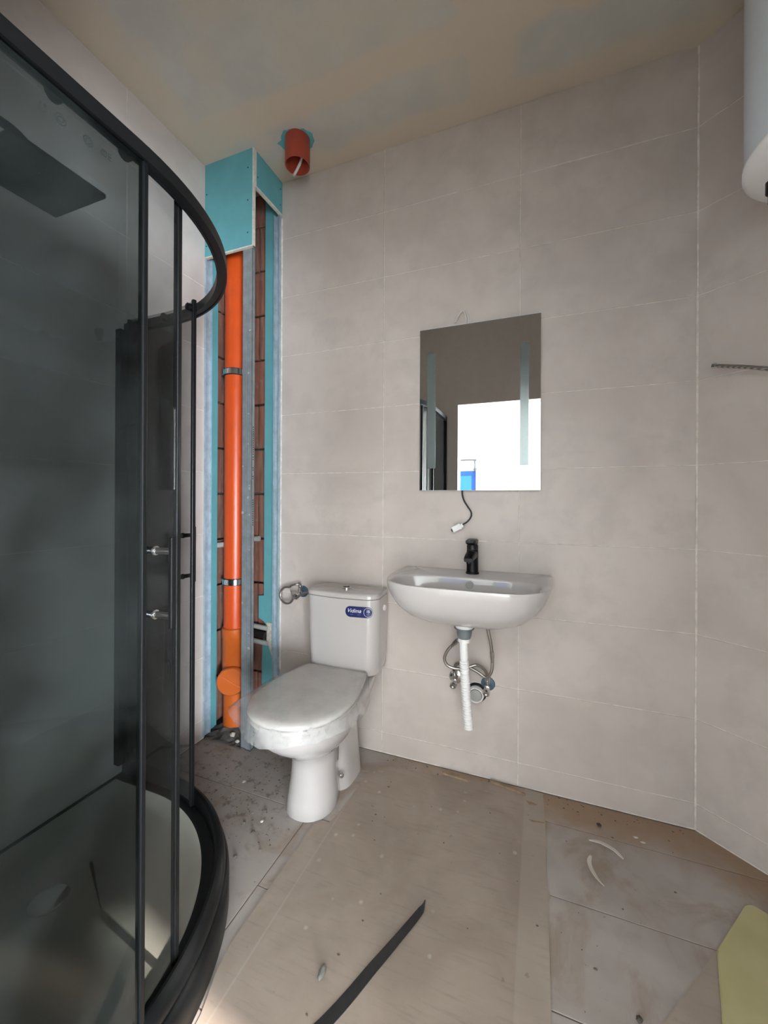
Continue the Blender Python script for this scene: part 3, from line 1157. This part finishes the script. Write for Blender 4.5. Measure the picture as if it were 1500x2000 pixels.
fa = thing('basin_mixer_tap', 'black single-lever mixer tap standing on the washbasin', 'tap', (-.253, 1.643, BZ))
FX, FY = -.250, 1.643
MB().lathe((FX, FY, BZ), (0, 0, 1), [(0, .0265), (.006, .0265), (.008, .0235), (.096, .0225)], 32).build('tap_body', 'matt_black', fa, 40)
mb = MB()
sdir = Vector((0, -1, 0))
rg = []
for t_, w_, h_, zc in ((-.012, .021, .016, .077), (.03, .021, .015, .078), (.075, .019, .012, .074), (.100, .0175, .009, .069), (.104, .016, .007, .067)):
    c = Vector((FX, FY, BZ)) + sdir * t_
    ring = []
    for k in range(20):
        a = 2 * math.pi * k / 20
        ca, sa = math.cos(a), math.sin(a)
        ring.append(c + Vector((math.copysign(abs(ca) ** .5, ca) * w_, 0, zc + math.copysign(abs(sa) ** .5, sa) * h_)))
    rg.append(ring)
mb.rings(rg, True, True, True)
mb.cyl((FX, FY - .088, BZ + .064), (FX, FY - .088, BZ + .053), .010, 18)
mb.build('spout', 'matt_black', fa, 45)
mb = MB()
mb.lathe((FX, FY, BZ + .098), (0, 0, 1), [(0, .0225), (.012, .0225), (.018, .021)], 28)
rg = []
for t_, w_, h_, zc in ((-.023, .020, .008, .130), (.0, .0225, .012, .129), (.035, .021, .011, .129), (.060, .018, .007, .133), (.063, .016, .005, .134)):
    c = Vector((FX, FY, BZ)) + sdir * t_
    ring = []
    for k in range(20):
        a = 2 * math.pi * k / 20
        ca, sa = math.cos(a), math.sin(a)
        ring.append(c + Vector((math.copysign(abs(ca) ** .55, ca) * w_, 0, zc + math.copysign(abs(sa) ** .55, sa) * h_)))
    rg.append(ring)
mb.rings(rg, True, True, True)
mb.build('lever', 'matt_black', fa, 45)

# waste: tail piece, grey nut, white corrugated hose hanging free
DXp, DYp = -.262, 1.53
sf = thing('basin_waste', 'white corrugated waste hose hanging below the washbasin', 'waste pipe', (DXp, DYp, .32))
MB().lathe((DXp, DYp, .706), (0, 0, -1), [(0, .036), (.012, .036), (.020, .033)], 32).build('waste_flange', 'white_plastic', sf, 40)
MB().lathe((DXp, DYp, .686), (0, 0, -1), [(0, .037), (.003, .037), (.004, .029), (.028, .027), (.040, .023)], 32).build('waste_nut', 'grey_plastic', sf, 40)
mb = MB()
mb.lathe((DXp, DYp, .648), (0, 0, -1), [(0, .0215), (.016, .0215), (.017, .019)], 32)
for k in range(12):
    a = 2 * math.pi * k / 12
    mb.obox((DXp + .0215 * math.cos(a), DYp + .0215 * math.sin(a), .640), ((math.cos(a), math.sin(a), 0), (-math.sin(a), math.cos(a), 0), (0, 0, 1)), (.002, .004, .014))
mb.build('hose_collar', 'white_plastic', sf, 40)
pts, rr = [], []
zz = .632
k = 0
while zz > .315:
    t_ = (.632 - zz) / .317
    cx = DXp - .002 + .020 * t_ ** 1.4
    cy = DYp - .004 * t_
    if t_ < .20:
        seq = [(0, .0155)]
        st_ = .010
    else:
        seq = [(0, .0140), (.0025, .0178), (.0062, .0178), (.0088, .0140)]
        st_ = .0098
    for dz, r_ in seq:
        pts.append((cx, cy, zz - dz))
        rr.append(r_)
    zz -= st_
MB().tube(pts, rr, 22).build('corrugated_hose', 'white_plastic', sf, 25)

# wall outlet
wo = thing('wall_drain_outlet', 'grey waste outlet stub in the wall behind the corrugated hose', 'drain', (-.243, YB, .355))
MB().lathe((-.243, YB - .001, .355), (0, -1, 0), [(0, .041), (.008, .039), (.012, .034)], 36).build('rubber_collar', 'black_rubber', wo, 40)
MB().lathe((-.243, YB - .012, .355), (0, -1, 0), [(0, .034), (.016, .033), (.020, .030), (.018, .026), (.0, .026)], 36, True, False).build('pipe_socket', 'white_plastic', wo, 40)
MB().lathe((-.243, YB - .010, .355), (0, -1, 0), [(0, .025), (.024, .024), (.026, .02)], 32).build('pipe_end', 'grey_pipe', wo, 40)


def angle_valve(name, lab, x, z, d=(0, -1, 0), flange='blue_rubber', knob=True):
    v = thing(name, lab, 'valve', (x, YB, z))
    MB().lathe((x, YB, z), (0, -1, 0), [(0, .029), (.004, .028), (.007, .020)], 28).build('flange', flange, v, 40)
    mb = MB()
    mb.lathe((x, YB - .006, z), (0, -1, 0), [(0, .0085), (.012, .0085), (.013, .0115), (.030, .0115), (.034, .008)], 20)
    mb.lathe((x, YB - .026, z + .006), (0, 0, 1), [(0, .009), (.010, .009), (.012, .0105), (.030, .0105), (.030, .008), (.036, .008)], 20)
    mb.build('valve_body', 'chrome', v, 40)
    mb = MB()
    mb.lathe((x, YB - .036, z - .004), (0, -1, -.35), [(0, .006), (.010, .006), (.011, .0135), (.016, .0145), (.030, .0145), (.034, .012), (.0345, .006), (.031, .0055)], 24)
    mb.build('knob', 'chrome', v, 40)
    return v


angle_valve('angle_valve', 'chrome angle valve left of the white corrugated hose', -.331, .408, flange='chrome')
angle_valve('angle_valve', 'chrome angle valve with blue-grey collar right of the corrugated hose', -.196, .400)


def braided(name, lab, pts, nuts, r=.0062):
    h = thing(name, lab, 'hose', pts[0])
    MB().tube(smooth_path(pts, 9), r, 12).build('hose', 'braided_steel', h, 50)
    for a, b, s_ in nuts:
        a, b = Vector(a), Vector(b)
        n_ = (b - a)
        ln = n_.length
        MB().lathe(a, n_, [(0, s_ * .9), (.001, s_), (ln * .55, s_), (ln * .56, s_ * .8), (ln, s_ * .72)], 6 if s_ > .0085 else 16).build('nut', 'chrome', h, 30)
    return h


# right tap tail -> loops down and across to the left valve; left tap tail -> right valve
braided('braided_hose', 'braided steel hose dropping from the tap to the valve on the left', 
        [(-.205, 1.640, .712), (-.190, 1.645, .66), (-.178, 1.650, .60), (-.173, 1.655, .555), (-.172, 1.655, .515), (-.176, 1.655, .480), (-.196, 1.658, .455), (-.230, 1.665, .468), (-.27, 1.67, .482), (-.305, 1.69, .485), (-.327, 1.70, .470), (-.331, YB - .027, .446)],
        [((-.1735, 1.655, .562), (-.172, 1.655, .520), .0098), ((-.331, YB - .027, .443), (-.331, YB - .027, .462), .0095)])
braided('braided_hose', 'braided steel hose curling left of the corrugated hose to the right valve',
        [(-.245, 1.640, .712), (-.262, 1.640, .66), (-.290, 1.640, .615), (-.318, 1.640, .585), (-.348, 1.640, .55), (-.362, 1.642, .515), (-.352, 1.645, .487), (-.320, 1.650, .475), (-.28, 1.66, .478), (-.235, 1.675, .492), (-.205, 1.69, .47), (-.196, YB - .027, .438)],
        [((-.308, 1.640, .597), (-.333, 1.640, .568), .0098), ((-.196, YB - .027, .436), (-.197, YB - .028, .455), .0095)])

# ------------------------------------------------------------------ toilet
TX = -.812
tl = thing('toilet', 'white close-coupled ceramic toilet with cistern standing against the back wall', 'toilet', (TX, 1.4, 0))


def egg(yf, yb, hw, z, n=56, hb=None, yc=None):
    """closed plan ring; front at yf (near viewer), back at yb"""
    hb = hw * .78 if hb is None else hb
    yc = yf + (yb - yf) * .48 if yc is None else yc
    pts = []
    m_ = n // 2
    for k in range(m_ + 1):          # front half, left to right
        a = math.pi * k / m_
        c, s_ = -math.cos(a), math.sin(a)
        pts.append(Vector((TX + math.copysign(abs(c) ** .92, c) * hw, yc - (yc - yf) * s_ ** .92, z)))
    for k in range(1, 15):           # right side back
        t_ = k / 15
        pts.append(Vector((TX + hw + (hb - hw) * t_ ** 1.6, yc + (yb - yc) * t_, z)))
    for k in range(9):
        u_ = 1 - 2 * k / 8
        pts.append(Vector((TX + hb * u_ * (.985 if abs(u_) == 1 else 1), yb + .006 * (1 - u_ * u_), z)))
    for k in range(14, 0, -1):
        t_ = k / 15
        pts.append(Vector((TX - hw - (hb - hw) * t_ ** 1.6, yc + (yb - yc) * t_, z)))
    return pts


mb = MB()
# bowl, flowing into the front column of the pedestal
B_ = [(0.0, 1.250, 1.47, .094), (.004, 1.247, 1.47, .096), (.05, 1.256, 1.47, .091), (.11, 1.266, 1.47, .084), (.17, 1.270, 1.48, .081), (.205, 1.262, 1.50, .086), (.232, 1.238, 1.53, .104), (.262, 1.195, 1.56, .130),
      (.295, 1.150, 1.58, .153), (.33, 1.115, 1.60, .170), (.365, 1.098, 1.62, .179), (.395, 1.092, 1.64, .181), (.402, 1.096, 1.64, .178), (.404, 1.11, 1.63, .17)]
mb.rings([egg(a, b_, hw, zz, hb=hw * (.80 if zz > .3 else .62)) for zz, a, b_, hw in B_], True, True, True)
# rear trapway part of the pedestal
T_ = [(0, .100), (.02, .097), (.10, .086), (.2, .078), (.30, .085)]
rg = []
for zz, hw in T_:
    r_ = []
    for k in range(32):
        a = 2 * math.pi * k / 32
        c, s_ = math.cos(a), math.sin(a)
        r_.append(Vector((TX + math.copysign(abs(c) ** .6, c) * hw, 1.535 + math.copysign(abs(s_) ** .6, s_) * .105, zz)))
    rg.append(r_)
mb.rings(rg, True, True, True)
mb.build('bowl', 'ceramic', tl, 55)
MB().lathe((TX + .082, 1.43, .075), (1, -.6, .1), [(-.03, .007), (0, .007), (.003, .010), (.010, .009), (.013, .004)], 16).build('fixing_bolt', 'chrome', tl, 40)
MB().cyl((TX + .082, 1.405, .235), (TX + .080, 1.405, .150), .004, 10).build('fixing_pin', 'chrome', tl, 40)

# cistern
cy0, cy1 = 1.535, 1.712
CXL, CXR = TX - .163, TX + .181


def cist(grow=0.0, z=0.0, taper=0.0, n=8, crown=.010):
    rad = .050 + grow
    xl, xr = CXL - grow + taper, CXR + grow - taper
    y0, y1 = cy0 - grow + taper, cy1 + grow * .3
    pts = []
    for k in range(n + 1):
        a = math.pi + (math.pi / 2) * k / n
        pts.append((xl + rad + rad * math.cos(a), y0 + crown + rad + (rad) * math.sin(a)))
    m_ = 10
    for k in range(1, m_):
        t_ = k / m_
        x = xl + rad + (xr - xl - 2 * rad) * t_
        pts.append((x, y0 + crown - crown * math.sin(math.pi * t_)))
    for k in range(n + 1):
        a = 1.5 * math.pi + (math.pi / 2) * k / n
        pts.append((xr - rad + rad * math.cos(a), y0 + crown + rad + rad * math.sin(a)))
    pts.append((xr - .010, y1))
    pts.append((xl + .010, y1))
    return [Vector((a, b_, z)) for a, b_ in pts]


mb = MB()
mb.rings([cist(0, .416, .022), cist(0, .419, .014), cist(0, .434, .008), cist(0, .50, .005), cist(0, .60, .002), cist(0, .7445, 0)], True, True, True)
tk = mb.build('cistern', 'ceramic', tl, 45)
mb = MB()
mb.rings([cist(-.002, .7455), cist(.0012, .7475), cist(.0015, .757), cist(-.0005, .763), cist(-.005, .767), cist(-.014, .769)], True, True, True)
ld = mb.build('cistern_lid', 'ceramic', tl, 45)
mb = MB()
mb.lathe((TX + .005, 1.63, .770), (0, 0, 1), [(0, .023), (.004, .023), (.006, .020), (.0062, .018), (.004, .017)], 32)
fb = mb.build('flush_button', 'chrome', ld, 40)
MB().box((TX - .012, 1.6295, .774), (TX + .022, 1.6305, .7765)).build('button_split', 'print_dark', fb)
MB().lathe((CXR - .0035, 1.655, .692), (1, .05, 0), [(-.004, .013), (.003, .013), (.005, .011)], 24).build('side_cap', 'white_plastic', tk, 40)
MB().box((TX - .09, 1.57, .38), (TX + .09, 1.68, .418), .008).build('cistern_seat', 'ceramic', tl)

# label sticker bent round the cistern's right front corner
base = cist(0.0012, 0, 0.0006)
arc = [0.0]
for a, b_ in zip(base[:-1], base[1:]):
    arc.append(arc[-1] + (b_ - a).length)


def on_cist(s_, z, out=0.0):
    i_ = max(k for k in range(len(arc)) if arc[k] <= s_)
    i_ = min(i_, len(base) - 2)
    f_ = (s_ - arc[i_]) / (arc[i_ + 1] - arc[i_])
    d_ = (base[i_ + 1] - base[i_]).normalized()
    nn = Vector((d_.y, -d_.x, 0))
    p = base[i_].lerp(base[i_ + 1], f_) + nn * out
    return Vector((p.x, p.y, z))


i0 = min(range(len(base) - 3), key=lambda k: abs(base[k].x - (CXR - .064)))
SC_ = arc[i0]
SZ = .694
SW, SH = .122, .046
mb = MB()
cols = 48
lo, hi = [], []
for k in range(cols + 1):
    u_ = -SW / 2 + SW * k / cols
    e_ = max(0, abs(u_) - (SW / 2 - SH / 2))
    hh = math.sqrt(max(1e-8, (SH / 2) ** 2 - e_ ** 2))
    lo.append(mb.bm.verts.new(on_cist(SC_ + u_, SZ - hh, .0004)))
    hi.append(mb.bm.verts.new(on_cist(SC_ + u_, SZ + hh, .0004)))
for k in range(cols):
    mb.bm.faces.new((lo[k], lo[k + 1], hi[k + 1], hi[k]))
sk = mb.build('label_sticker', 'sticker_navy', tk)
tag(sk, 'navy pill-shaped sticker with white lettering')


def on_sticker(mb, me, u_, v_):
    for v in me.vertices:
        v.co = on_cist(SC_ + u_ + v.co.x, SZ + v_ + v.co.y, .0009 + v.co.z)
    mb.bm.from_mesh(me)
    bpy.data.meshes.remove(me)


mb = MB()
on_sticker(mb, text_mesh('Vidima', .023, .0003, .35), -.022, .004)
on_sticker(mb, text_mesh('15', .015, .0003), .040, .004)
on_sticker(mb, text_mesh('_' * 4, .006, .0002), .040, -.006)
for u0, u1, v_ in ((-.046, -.018, -.0125), (-.012, .012, -.0125)):
    on_sticker(mb, text_mesh('_' * 6, .005, .0002), (u0 + u1) / 2, v_ + .003)
for r_ in (.019,):
    vs = []
    for k in range(41):
        a = 2 * math.pi * k / 40
        vs.append((mb.bm.verts.new(on_cist(SC_ + .040 + r_ * math.cos(a), SZ + r_ * math.sin(a), .0008)),
                   mb.bm.verts.new(on_cist(SC_ + .040 + (r_ - .0011) * math.cos(a), SZ + (r_ - .0011) * math.sin(a), .0008))))
    for k in range(40):
        mb.bm.faces.new((vs[k][0], vs[k + 1][0], vs[k + 1][1], vs[k][1]))
mb.build('sticker_print', 'print_white', sk)

# seat and lid
mb = MB()
S_ = [(.404, 1.088, 1.545, .180), (.408, 1.080, 1.548, .186), (.420, 1.078, 1.55, .188), (.422, 1.084, 1.548, .183)]
mb.rings([egg(a, b_, hw, zz, hb=.130, yc=1.30) for zz, a, b_, hw in S_], True, True, True)
mb.build('seat', 'seat_plastic', tl, 50)
mb = MB()
S_ = [(.4235, 1.082, 1.545, .184), (.427, 1.076, 1.548, .189), (.436, 1.076, 1.55, .189), (.442, 1.083, 1.546, .184), (.446, 1.10, 1.53, .172), (.449, 1.15, 1.50, .13), (.4505, 1.23, 1.42, .06)]
mb.rings([egg(a, b_, hw, zz, hb=hw * .75, yc=1.30) for zz, a, b_, hw in S_], True, True, True)
mb.build('seat_lid', 'seat_plastic', tl, 60)
for sx_ in (-.07, .07):
    MB().lathe((TX + sx_ - .018, 1.553, .428), (1, 0, 0), [(0, .010), (.036, .010)], 16).build('hinge', 'seat_plastic', tl, 40)

# protective film drawn over the seat lid
rg = []
prof = [(.0, .4530, .25), (.0, .4525, .60), (.0, .4500, .88), (.003, .447, 1.0), (.009, .436, 1.0), (.012, .418, 1.0), (.014, .398, 1.0), (.016, .378, 1.0)]
for gi, (g, zz, sc) in enumerate(prof):
    ring = egg(1.076 - g, 1.552, .190 + g, zz, hb=.134 + g, yc=1.30)
    out = []
    c0 = Vector((TX, 1.31, 0))
    for k, p in enumerate(ring):
        v = p.copy()
        d_ = Vector((v.x - c0.x, v.y - c0.y, 0))
        v.x, v.y = c0.x + d_.x * sc, c0.y + d_.y * sc
        ang = math.atan2(d_.y, d_.x)
        wob = math.sin(ang * 9) * .35 + math.sin(ang * 17 + 2) * .3 + math.sin(ang * 31 + 1) * .25
        if gi >= 4:
            kf = (gi - 3) / 4
            v += d_.normalized() * (.006 * wob * kf)
            v.z += .010 * wob * kf - .012 * kf * math.sin(ang * 3 + 1)
            # loose corner of film sticking out at the front left and a fold on the right
            fl_ = math.exp(-((ang + 2.55) / .22) ** 2)
            v += Vector((-.72, -.35, 0)).normalized() * (.060 * fl_ * kf)
            v.z += .020 * fl_ * kf
            fr_ = math.exp(-((ang - .55) / .30) ** 2)
            v += Vector((1, .1, 0)) * (.016 * fr_ * kf)
            if v.y > 1.50:
                v.z = max(v.z, .425 - (v.y < 1.53) * .02)
        out.append(v)
    rg.append(out)
mb = MB()
mb.rings(rg, True, True, False)
o = mb.build('protective_film', 'plastic_film', None, 80)
tag(o, 'crinkled transparent plastic film wrapped over the toilet seat lid', 'plastic film')

# blue waste connector behind the pedestal
wc = thing('toilet_connector', 'blue and white flexible waste connector behind the toilet pedestal', 'pipe', (TX + .05, 1.66, .19))
cpth = smooth_path([(TX, 1.637, .20), (TX - .012, 1.662, .20), (TX - .035, 1.69, .20), (TX - .05, 1.728, .20)], 10)
MB().tube(cpth, [.050 + .004 * math.sin(i_ * 1.8) for i_ in range(len(cpth))], 24).build('flexible_pipe', 'blue_plastic', wc, 60)
MB().lathe((TX - .05, 1.728, .20), (0, -1, 0), [(0, .064), (.012, .062), (.014, .056)], 28).build('wall_seal', 'white_plastic', wc, 40)

# angle valve and coiled hose left of the cistern
v = angle_valve('angle_valve', 'chrome angle valve on the wall left of the toilet cistern', -1.098, .708)
cc = Vector((-1.160, 1.688, .694))
pts = [(-1.098, YB - .027, .746), (-1.112, 1.690, .750), (-1.138, 1.684, .742)]
for k in range(9):
    a = R(75 + k * 40)
    pts.append((cc.x + .040 * math.cos(a), cc.y - .002 * k, cc.z + .040 * math.sin(a)))
pts += [(-1.105, 1.665, .690), (-1.06, 1.660, .712), (-1.02, 1.655, .722), (-.985, 1.65, .720)]
braided('braided_hose', 'coiled braided steel hose running from the wall valve to the cistern', pts,
        [((-1.018, 1.655, .722), (-.995, 1.652, .721), .009), ((-1.098, YB - .027, .744), (-1.100, YB - .028, .760), .009)], .0055)

# ------------------------------------------------------------------ water heater on the slanted wall
HZ = 1.985
ax_s, ax_n = .45, .245
HC = Vector((XC, YB, 0)) + DR * ax_s + NR * ax_n
bo = thing('water_heater', 'white cylindrical water heater hanging high on the slanted wall', 'water heater', (HC.x, HC.y, HZ - .03))
HR = .225
MB().lathe((HC.x, HC.y, HZ), (0, 0, 1), [(.03, HR), (.66, HR)], 64, False, True).build('tank', 'enamel_white', bo, 40)
MB().lathe((HC.x, HC.y, HZ), (0, 0, 1), [(-.012, .0), (-.010, .06), (.0, .14), (.010, .19), (.020, .216), (.030, .228), (.040, .228), (.044, HR)], 64, False, False).build('bottom_cover', 'white_plastic', bo, 60)
MB().obox(HC - NR * .233 + Vector((0, 0, 2.45)), (DR, NR, (0, 0, 1)), (.30, .022, .06), .002).build('wall_bracket', 'galvanised', bo)
pp = HC + DR * -.16 + NR * .04
MB().lathe((pp.x, pp.y, HZ), (0, 0, -1), [(-.02, .018), (.02, .018), (.022, .013), (.045, .013)], 16).build('inlet_fitting', 'matt_black', bo, 40)
pp = HC + DR * .10 + NR * -.06
MB().lathe((pp.x, pp.y, HZ), (0, 0, -1), [(-.02, .018), (.02, .018), (.022, .013), (.045, .013)], 16).build('outlet_fitting', 'dull_steel', bo, 40)


def rw(s_, n_, z):
    p = Vector((XC, YB, z)) + DR * s_ + NR * n_
    return (p.x, p.y, z)


braided('braided_hose', 'braided steel hose with a loose end sticking out along the slanted wall',
        [rw(.075, .055, 1.618), rw(.11, .056, 1.606), rw(.17, .058, 1.585), rw(.24, .055, 1.556), rw(.33, .045, 1.51), rw(.38, .03, 1.485), rw(.385, .005, 1.475)],
        [(rw(.068, .055, 1.620), rw(.084, .055, 1.615), .0098)], .0062)

# ------------------------------------------------------------------ things on the floor
def slab(name, mat, pts, z0, z1, label, cat, bev=0.0):
    mb = MB()
    mb.prism(pts, z0, z1)
    if bev:
        bmesh.ops.bevel(mb.bm, geom=mb.bm.edges[:], offset=bev, segments=2, affect='EDGES')
    o = mb.build(name, mat)
    return tag(o, label, cat)


edge = [(.024, 1.718), (.020, 1.705), (.022, 1.66), (.024, 1.58), (.026, 1.572), (.026, 1.40), (.028, 1.30), (.036, 1.285), (.038, 1.275), (.030, 1.268), (.031, 1.0), (.033, .6), (.034, .20)]
left = [(-.690, .20), (-.690, .52), (-.693, .60), (-.708, .70), (-.738, .78), (-.749, .84), (-.750, 1.0), (-.748, 1.265), (-.735, 1.272), (-.700, 1.285), (-.690, 1.33), (-.684, 1.42), (-.680, 1.52), (-.672, 1.60)]
top = [(-.64, 1.640), (-.55, 1.655), (-.47, 1.662), (-.40, 1.668), (-.33, 1.690), (-.25, 1.697), (-.19, 1.705), (-.12, 1.716), (-.05, 1.722)]
slab('cardboard_sheet', 'fibreboard', edge + left + top, .0005, .0042, 'large brown board laid flat over the floor tiles, corner torn', 'board')
# torn layer at the sheet's corner
for i_, pts in enumerate(([(-.045, 1.655), (-.02, 1.652), (.0, 1.646), (-.012, 1.640), (-.028, 1.636)], [(-.03, 1.560), (.0, 1.562), (.024, 1.567), (.024, 1.561), (.0, 1.556), (-.02, 1.553)])):
    slab('torn_flap', 'wood_sliver', pts, .0044, .0056, ('torn flap curling up nearest the sheet corner at the wall', 'narrow tear flap on the right edge of the board')[i_], 'scrap')
slab('wood_sliver', 'wood_sliver', [(-.385, 1.688), (-.36, 1.700), (-.30, 1.690), (-.262, 1.680), (-.268, 1.672), (-.34, 1.678), (-.37, 1.680)], .005, .012, 'short brown wood sliver by the wall under the washbasin', 'sliver')
slab('wood_sliver', 'wood_sliver', [(-.185, 1.716), (-.08, 1.700), (-.045, 1.682), (-.048, 1.677), (-.12, 1.692), (-.18, 1.703)], .005, .012, 'long brown wood sliver by the wall near the sheet corner', 'sliver')
# black strap
mb = MB()
P = smooth_path([(-.66, .40, .008), (-.56, .575, .006), (-.44, .785, .006), (-.379, .925, .007), (-.345, 1.0, .010), (-.312, 1.072, .016), (-.300, 1.094, .024), (-.294, 1.100, .042)], 8)
rg = []
n_ = len(P)
for i_, p in enumerate(P):
    d_ = (P[min(i_ + 1, n_ - 1)] - P[max(i_ - 1, 0)]).normalized()
    sd_ = d_.cross(Vector((0, 0, 1))).normalized()
    up_ = sd_.cross(d_)
    w_ = (.017 - .010 * i_ / n_) * (1 if i_ < n_ - 12 else (n_ - i_) / 12 + .03)
    rg.append([p + sd_ * w_ + up_ * .001, p + up_ * .0022, p - sd_ * w_ + up_ * .001, p - sd_ * w_ - up_ * .0008, p - up_ * .0002, p + sd_ * w_ - up_ * .0008])
mb.rings(rg, True, True, True)
tag(mb.build('strap', 'strap_black', None, 40), 'black plastic strap lying across the brown board with a pointed tip', 'strap')
# foam and cardboard in the front right corner
slab('cardboard_piece', 'fibreboard', [(.262, 1.06), (.45, 1.305), (.50, 1.28), (.9, .9), (.62, .42), (.30, .62), (.20, .98)], .0005, .004, 'brownish card piece under the yellow foam sheet', 'card')
slab('foam_sheet', 'yellow_foam', [(.432, 1.275), (.552, 1.440), (.562, 1.450), (.574, 1.453), (.586, 1.449), (.70, 1.36), (1.0, 1.08), (.7, .62), (.40, .90), (.372, 1.06)], .0045, .0165, 'pale yellow foam sheet on the floor in the right front corner', 'foam sheet', .003)


def blob(c, r, sq=(1, 1, .7), sub=2):
    bm = bmesh.new()
    bmesh.ops.create_icosphere(bm, subdivisions=sub, radius=1)
    for v in bm.verts:
        v.co = v.co * random.uniform(.72, 1.12)
        v.co = Vector((v.co.x * r * sq[0], v.co.y * r * sq[1], v.co.z * r * sq[2])) + Vector(c)
    return bm


mb = MB()
mb.merge(blob((-.492, .865, .010), .014, (.6, 1.4, .6)))
tag(mb.build('mortar_lump', 'mortar', None), 'grey mortar lump on the board left of the black strap', 'lump')
for (x, y, r_), lab in (((.205, 1.625, .009), 'dark crumb on the bare floor by the back wall'), ((.215, 1.05, .009), 'dark speckled crumb on the tiles right of the brown board')):
    mb = MB()
    mb.merge(blob((x, y, r_ * .55), r_, (1, 1, .6), 1))
    tag(mb.build('mortar_crumb', 'mortar_dark'), lab, 'crumb')
lst = [(-.905, 1.225), (-.95, 1.245), (-.965, 1.19), (-.99, 1.22), (-.93, 1.15), (-.985, 1.17), (-.82, 1.205), (-1.03, 1.33), (-1.12, 1.36), (-1.16, 1.30), (-1.20, 1.26), (-1.05, 1.05), (-.92, 1.05), (-.86, 1.10), (-1.1, 1.22), (-1.0, 1.40), (-.96, 1.33), (-1.22, 1.40)]
for x, y in lst:
    mb = MB()
    r_ = random.uniform(.004, .008)
    mb.merge(blob((x, y, r_ * .5), r_, (1, random.uniform(.6, 1.2), .6), 1))
    tag(mb.build('mortar_crumb', 'grit' if random.random() < .6 else 'mortar'), 'small mortar crumb on the floor tiles between shower and toilet', 'crumb', 'mortar crumbs between shower and toilet')
for x, y in ((-1.13, 1.34), (-.93, 1.20), (-.89, .985), (-.80, 1.30)):
    mb = MB()
    r_ = random.uniform(.006, .008)
    mb.merge(blob((x, y, r_ * .5), r_, (1, 1.2, .5), 1))
    tag(mb.build('plaster_chip', 'chip_light'), 'small white plaster chip on the floor tiles between shower and toilet', 'chip', 'white chips between shower and toilet')
# fine grit nobody could count
mb = MB()
for k in range(330):
    if k < 190:
        x, y = random.gauss(-1.06, .13), random.gauss(1.27, .13)
    elif k < 270:
        x, y = random.uniform(-.66, .5), 1.722 - abs(random.gauss(0, .045))
    else:
        x, y = random.uniform(-.6, .5), random.uniform(.5, 1.6)
    if x < XL + .04 or y > 1.72 or (y > 1.48 and x < -1.2) or (abs(x - TX) < .115 and y > 1.24):
        continue
    if x < SA + .03 and math.hypot(max(0, x - (SA - SR)), max(0, y - (SB - SR))) < SR + .03 and x < SA + .02:
        continue
    r_ = random.uniform(.001, .0032)
    zb = .0042 if (-.745 < x < .025 and y < 1.66) else 0
    bm = bmesh.new()
    bmesh.ops.create_icosphere(bm, subdivisions=1, radius=r_)
    for v in bm.verts:
        v.co *= random.uniform(.6, 1.4)
    bmesh.ops.scale(bm, vec=(random.uniform(.7, 1.7), 1, .4), verts=bm.verts)
    bmesh.ops.translate(bm, vec=(x, y, zb + r_ * .4), verts=bm.verts)
    mb.merge(bm)
tag(mb.build('floor_grit', 'grit'), 'fine dark building grit scattered over the floor', 'grit', kind='stuff')


def scrap(name, pts, wdt, label, roll=.5):
    P = smooth_path(pts, 8)
    mb = MB()
    rg = []
    for i_, p in enumerate(P):
        d_ = (P[min(i_ + 1, len(P) - 1)] - P[max(i_ - 1, 0)]).normalized()
        sd_ = d_.cross(Vector((0, 0, 1))).normalized()
        sd_ = (sd_ * math.cos(roll) + Vector((0, 0, 1)) * math.sin(roll)).normalized()
        f_ = math.sin(math.pi * (.12 + .80 * i_ / len(P)))
        a, b_ = p + sd_ * wdt * f_, p - sd_ * wdt * f_ * .2
        nn = d_.cross(sd_) * .0006
        rg.append([a + nn, b_ + nn, b_ - nn, a - nn])
    mb.rings(rg, True, True, True)
    return tag(mb.build(name, 'paper_scrap', None, 40), label, 'scrap')


scrap('paper_curl', [(.165, 1.475, .004), (.160, 1.44, .005), (.172, 1.40, .005), (.190, 1.375, .004)], .014, 'curled white paper shaving bent upright on the bare floor', .5)
scrap('paper_curl', [(.165, 1.545, .003), (.20, 1.548, .005), (.24, 1.53, .006), (.262, 1.502, .004)], .016, 'flat pale paper shaving nearer the back wall on the bare floor', .25)
for k, (x, y) in enumerate(((.318, 1.615), (.335, 1.600))):
    mb = MB()
    mb.merge(blob((x, y, .003), .010, (1, .5, .25), 1))
    tag(mb.build('plaster_chip', 'chip_light'), ('white sliver chip by the wall, the one closer to the wall', 'white sliver chip by the wall, the one farther from it')[k], 'chip')
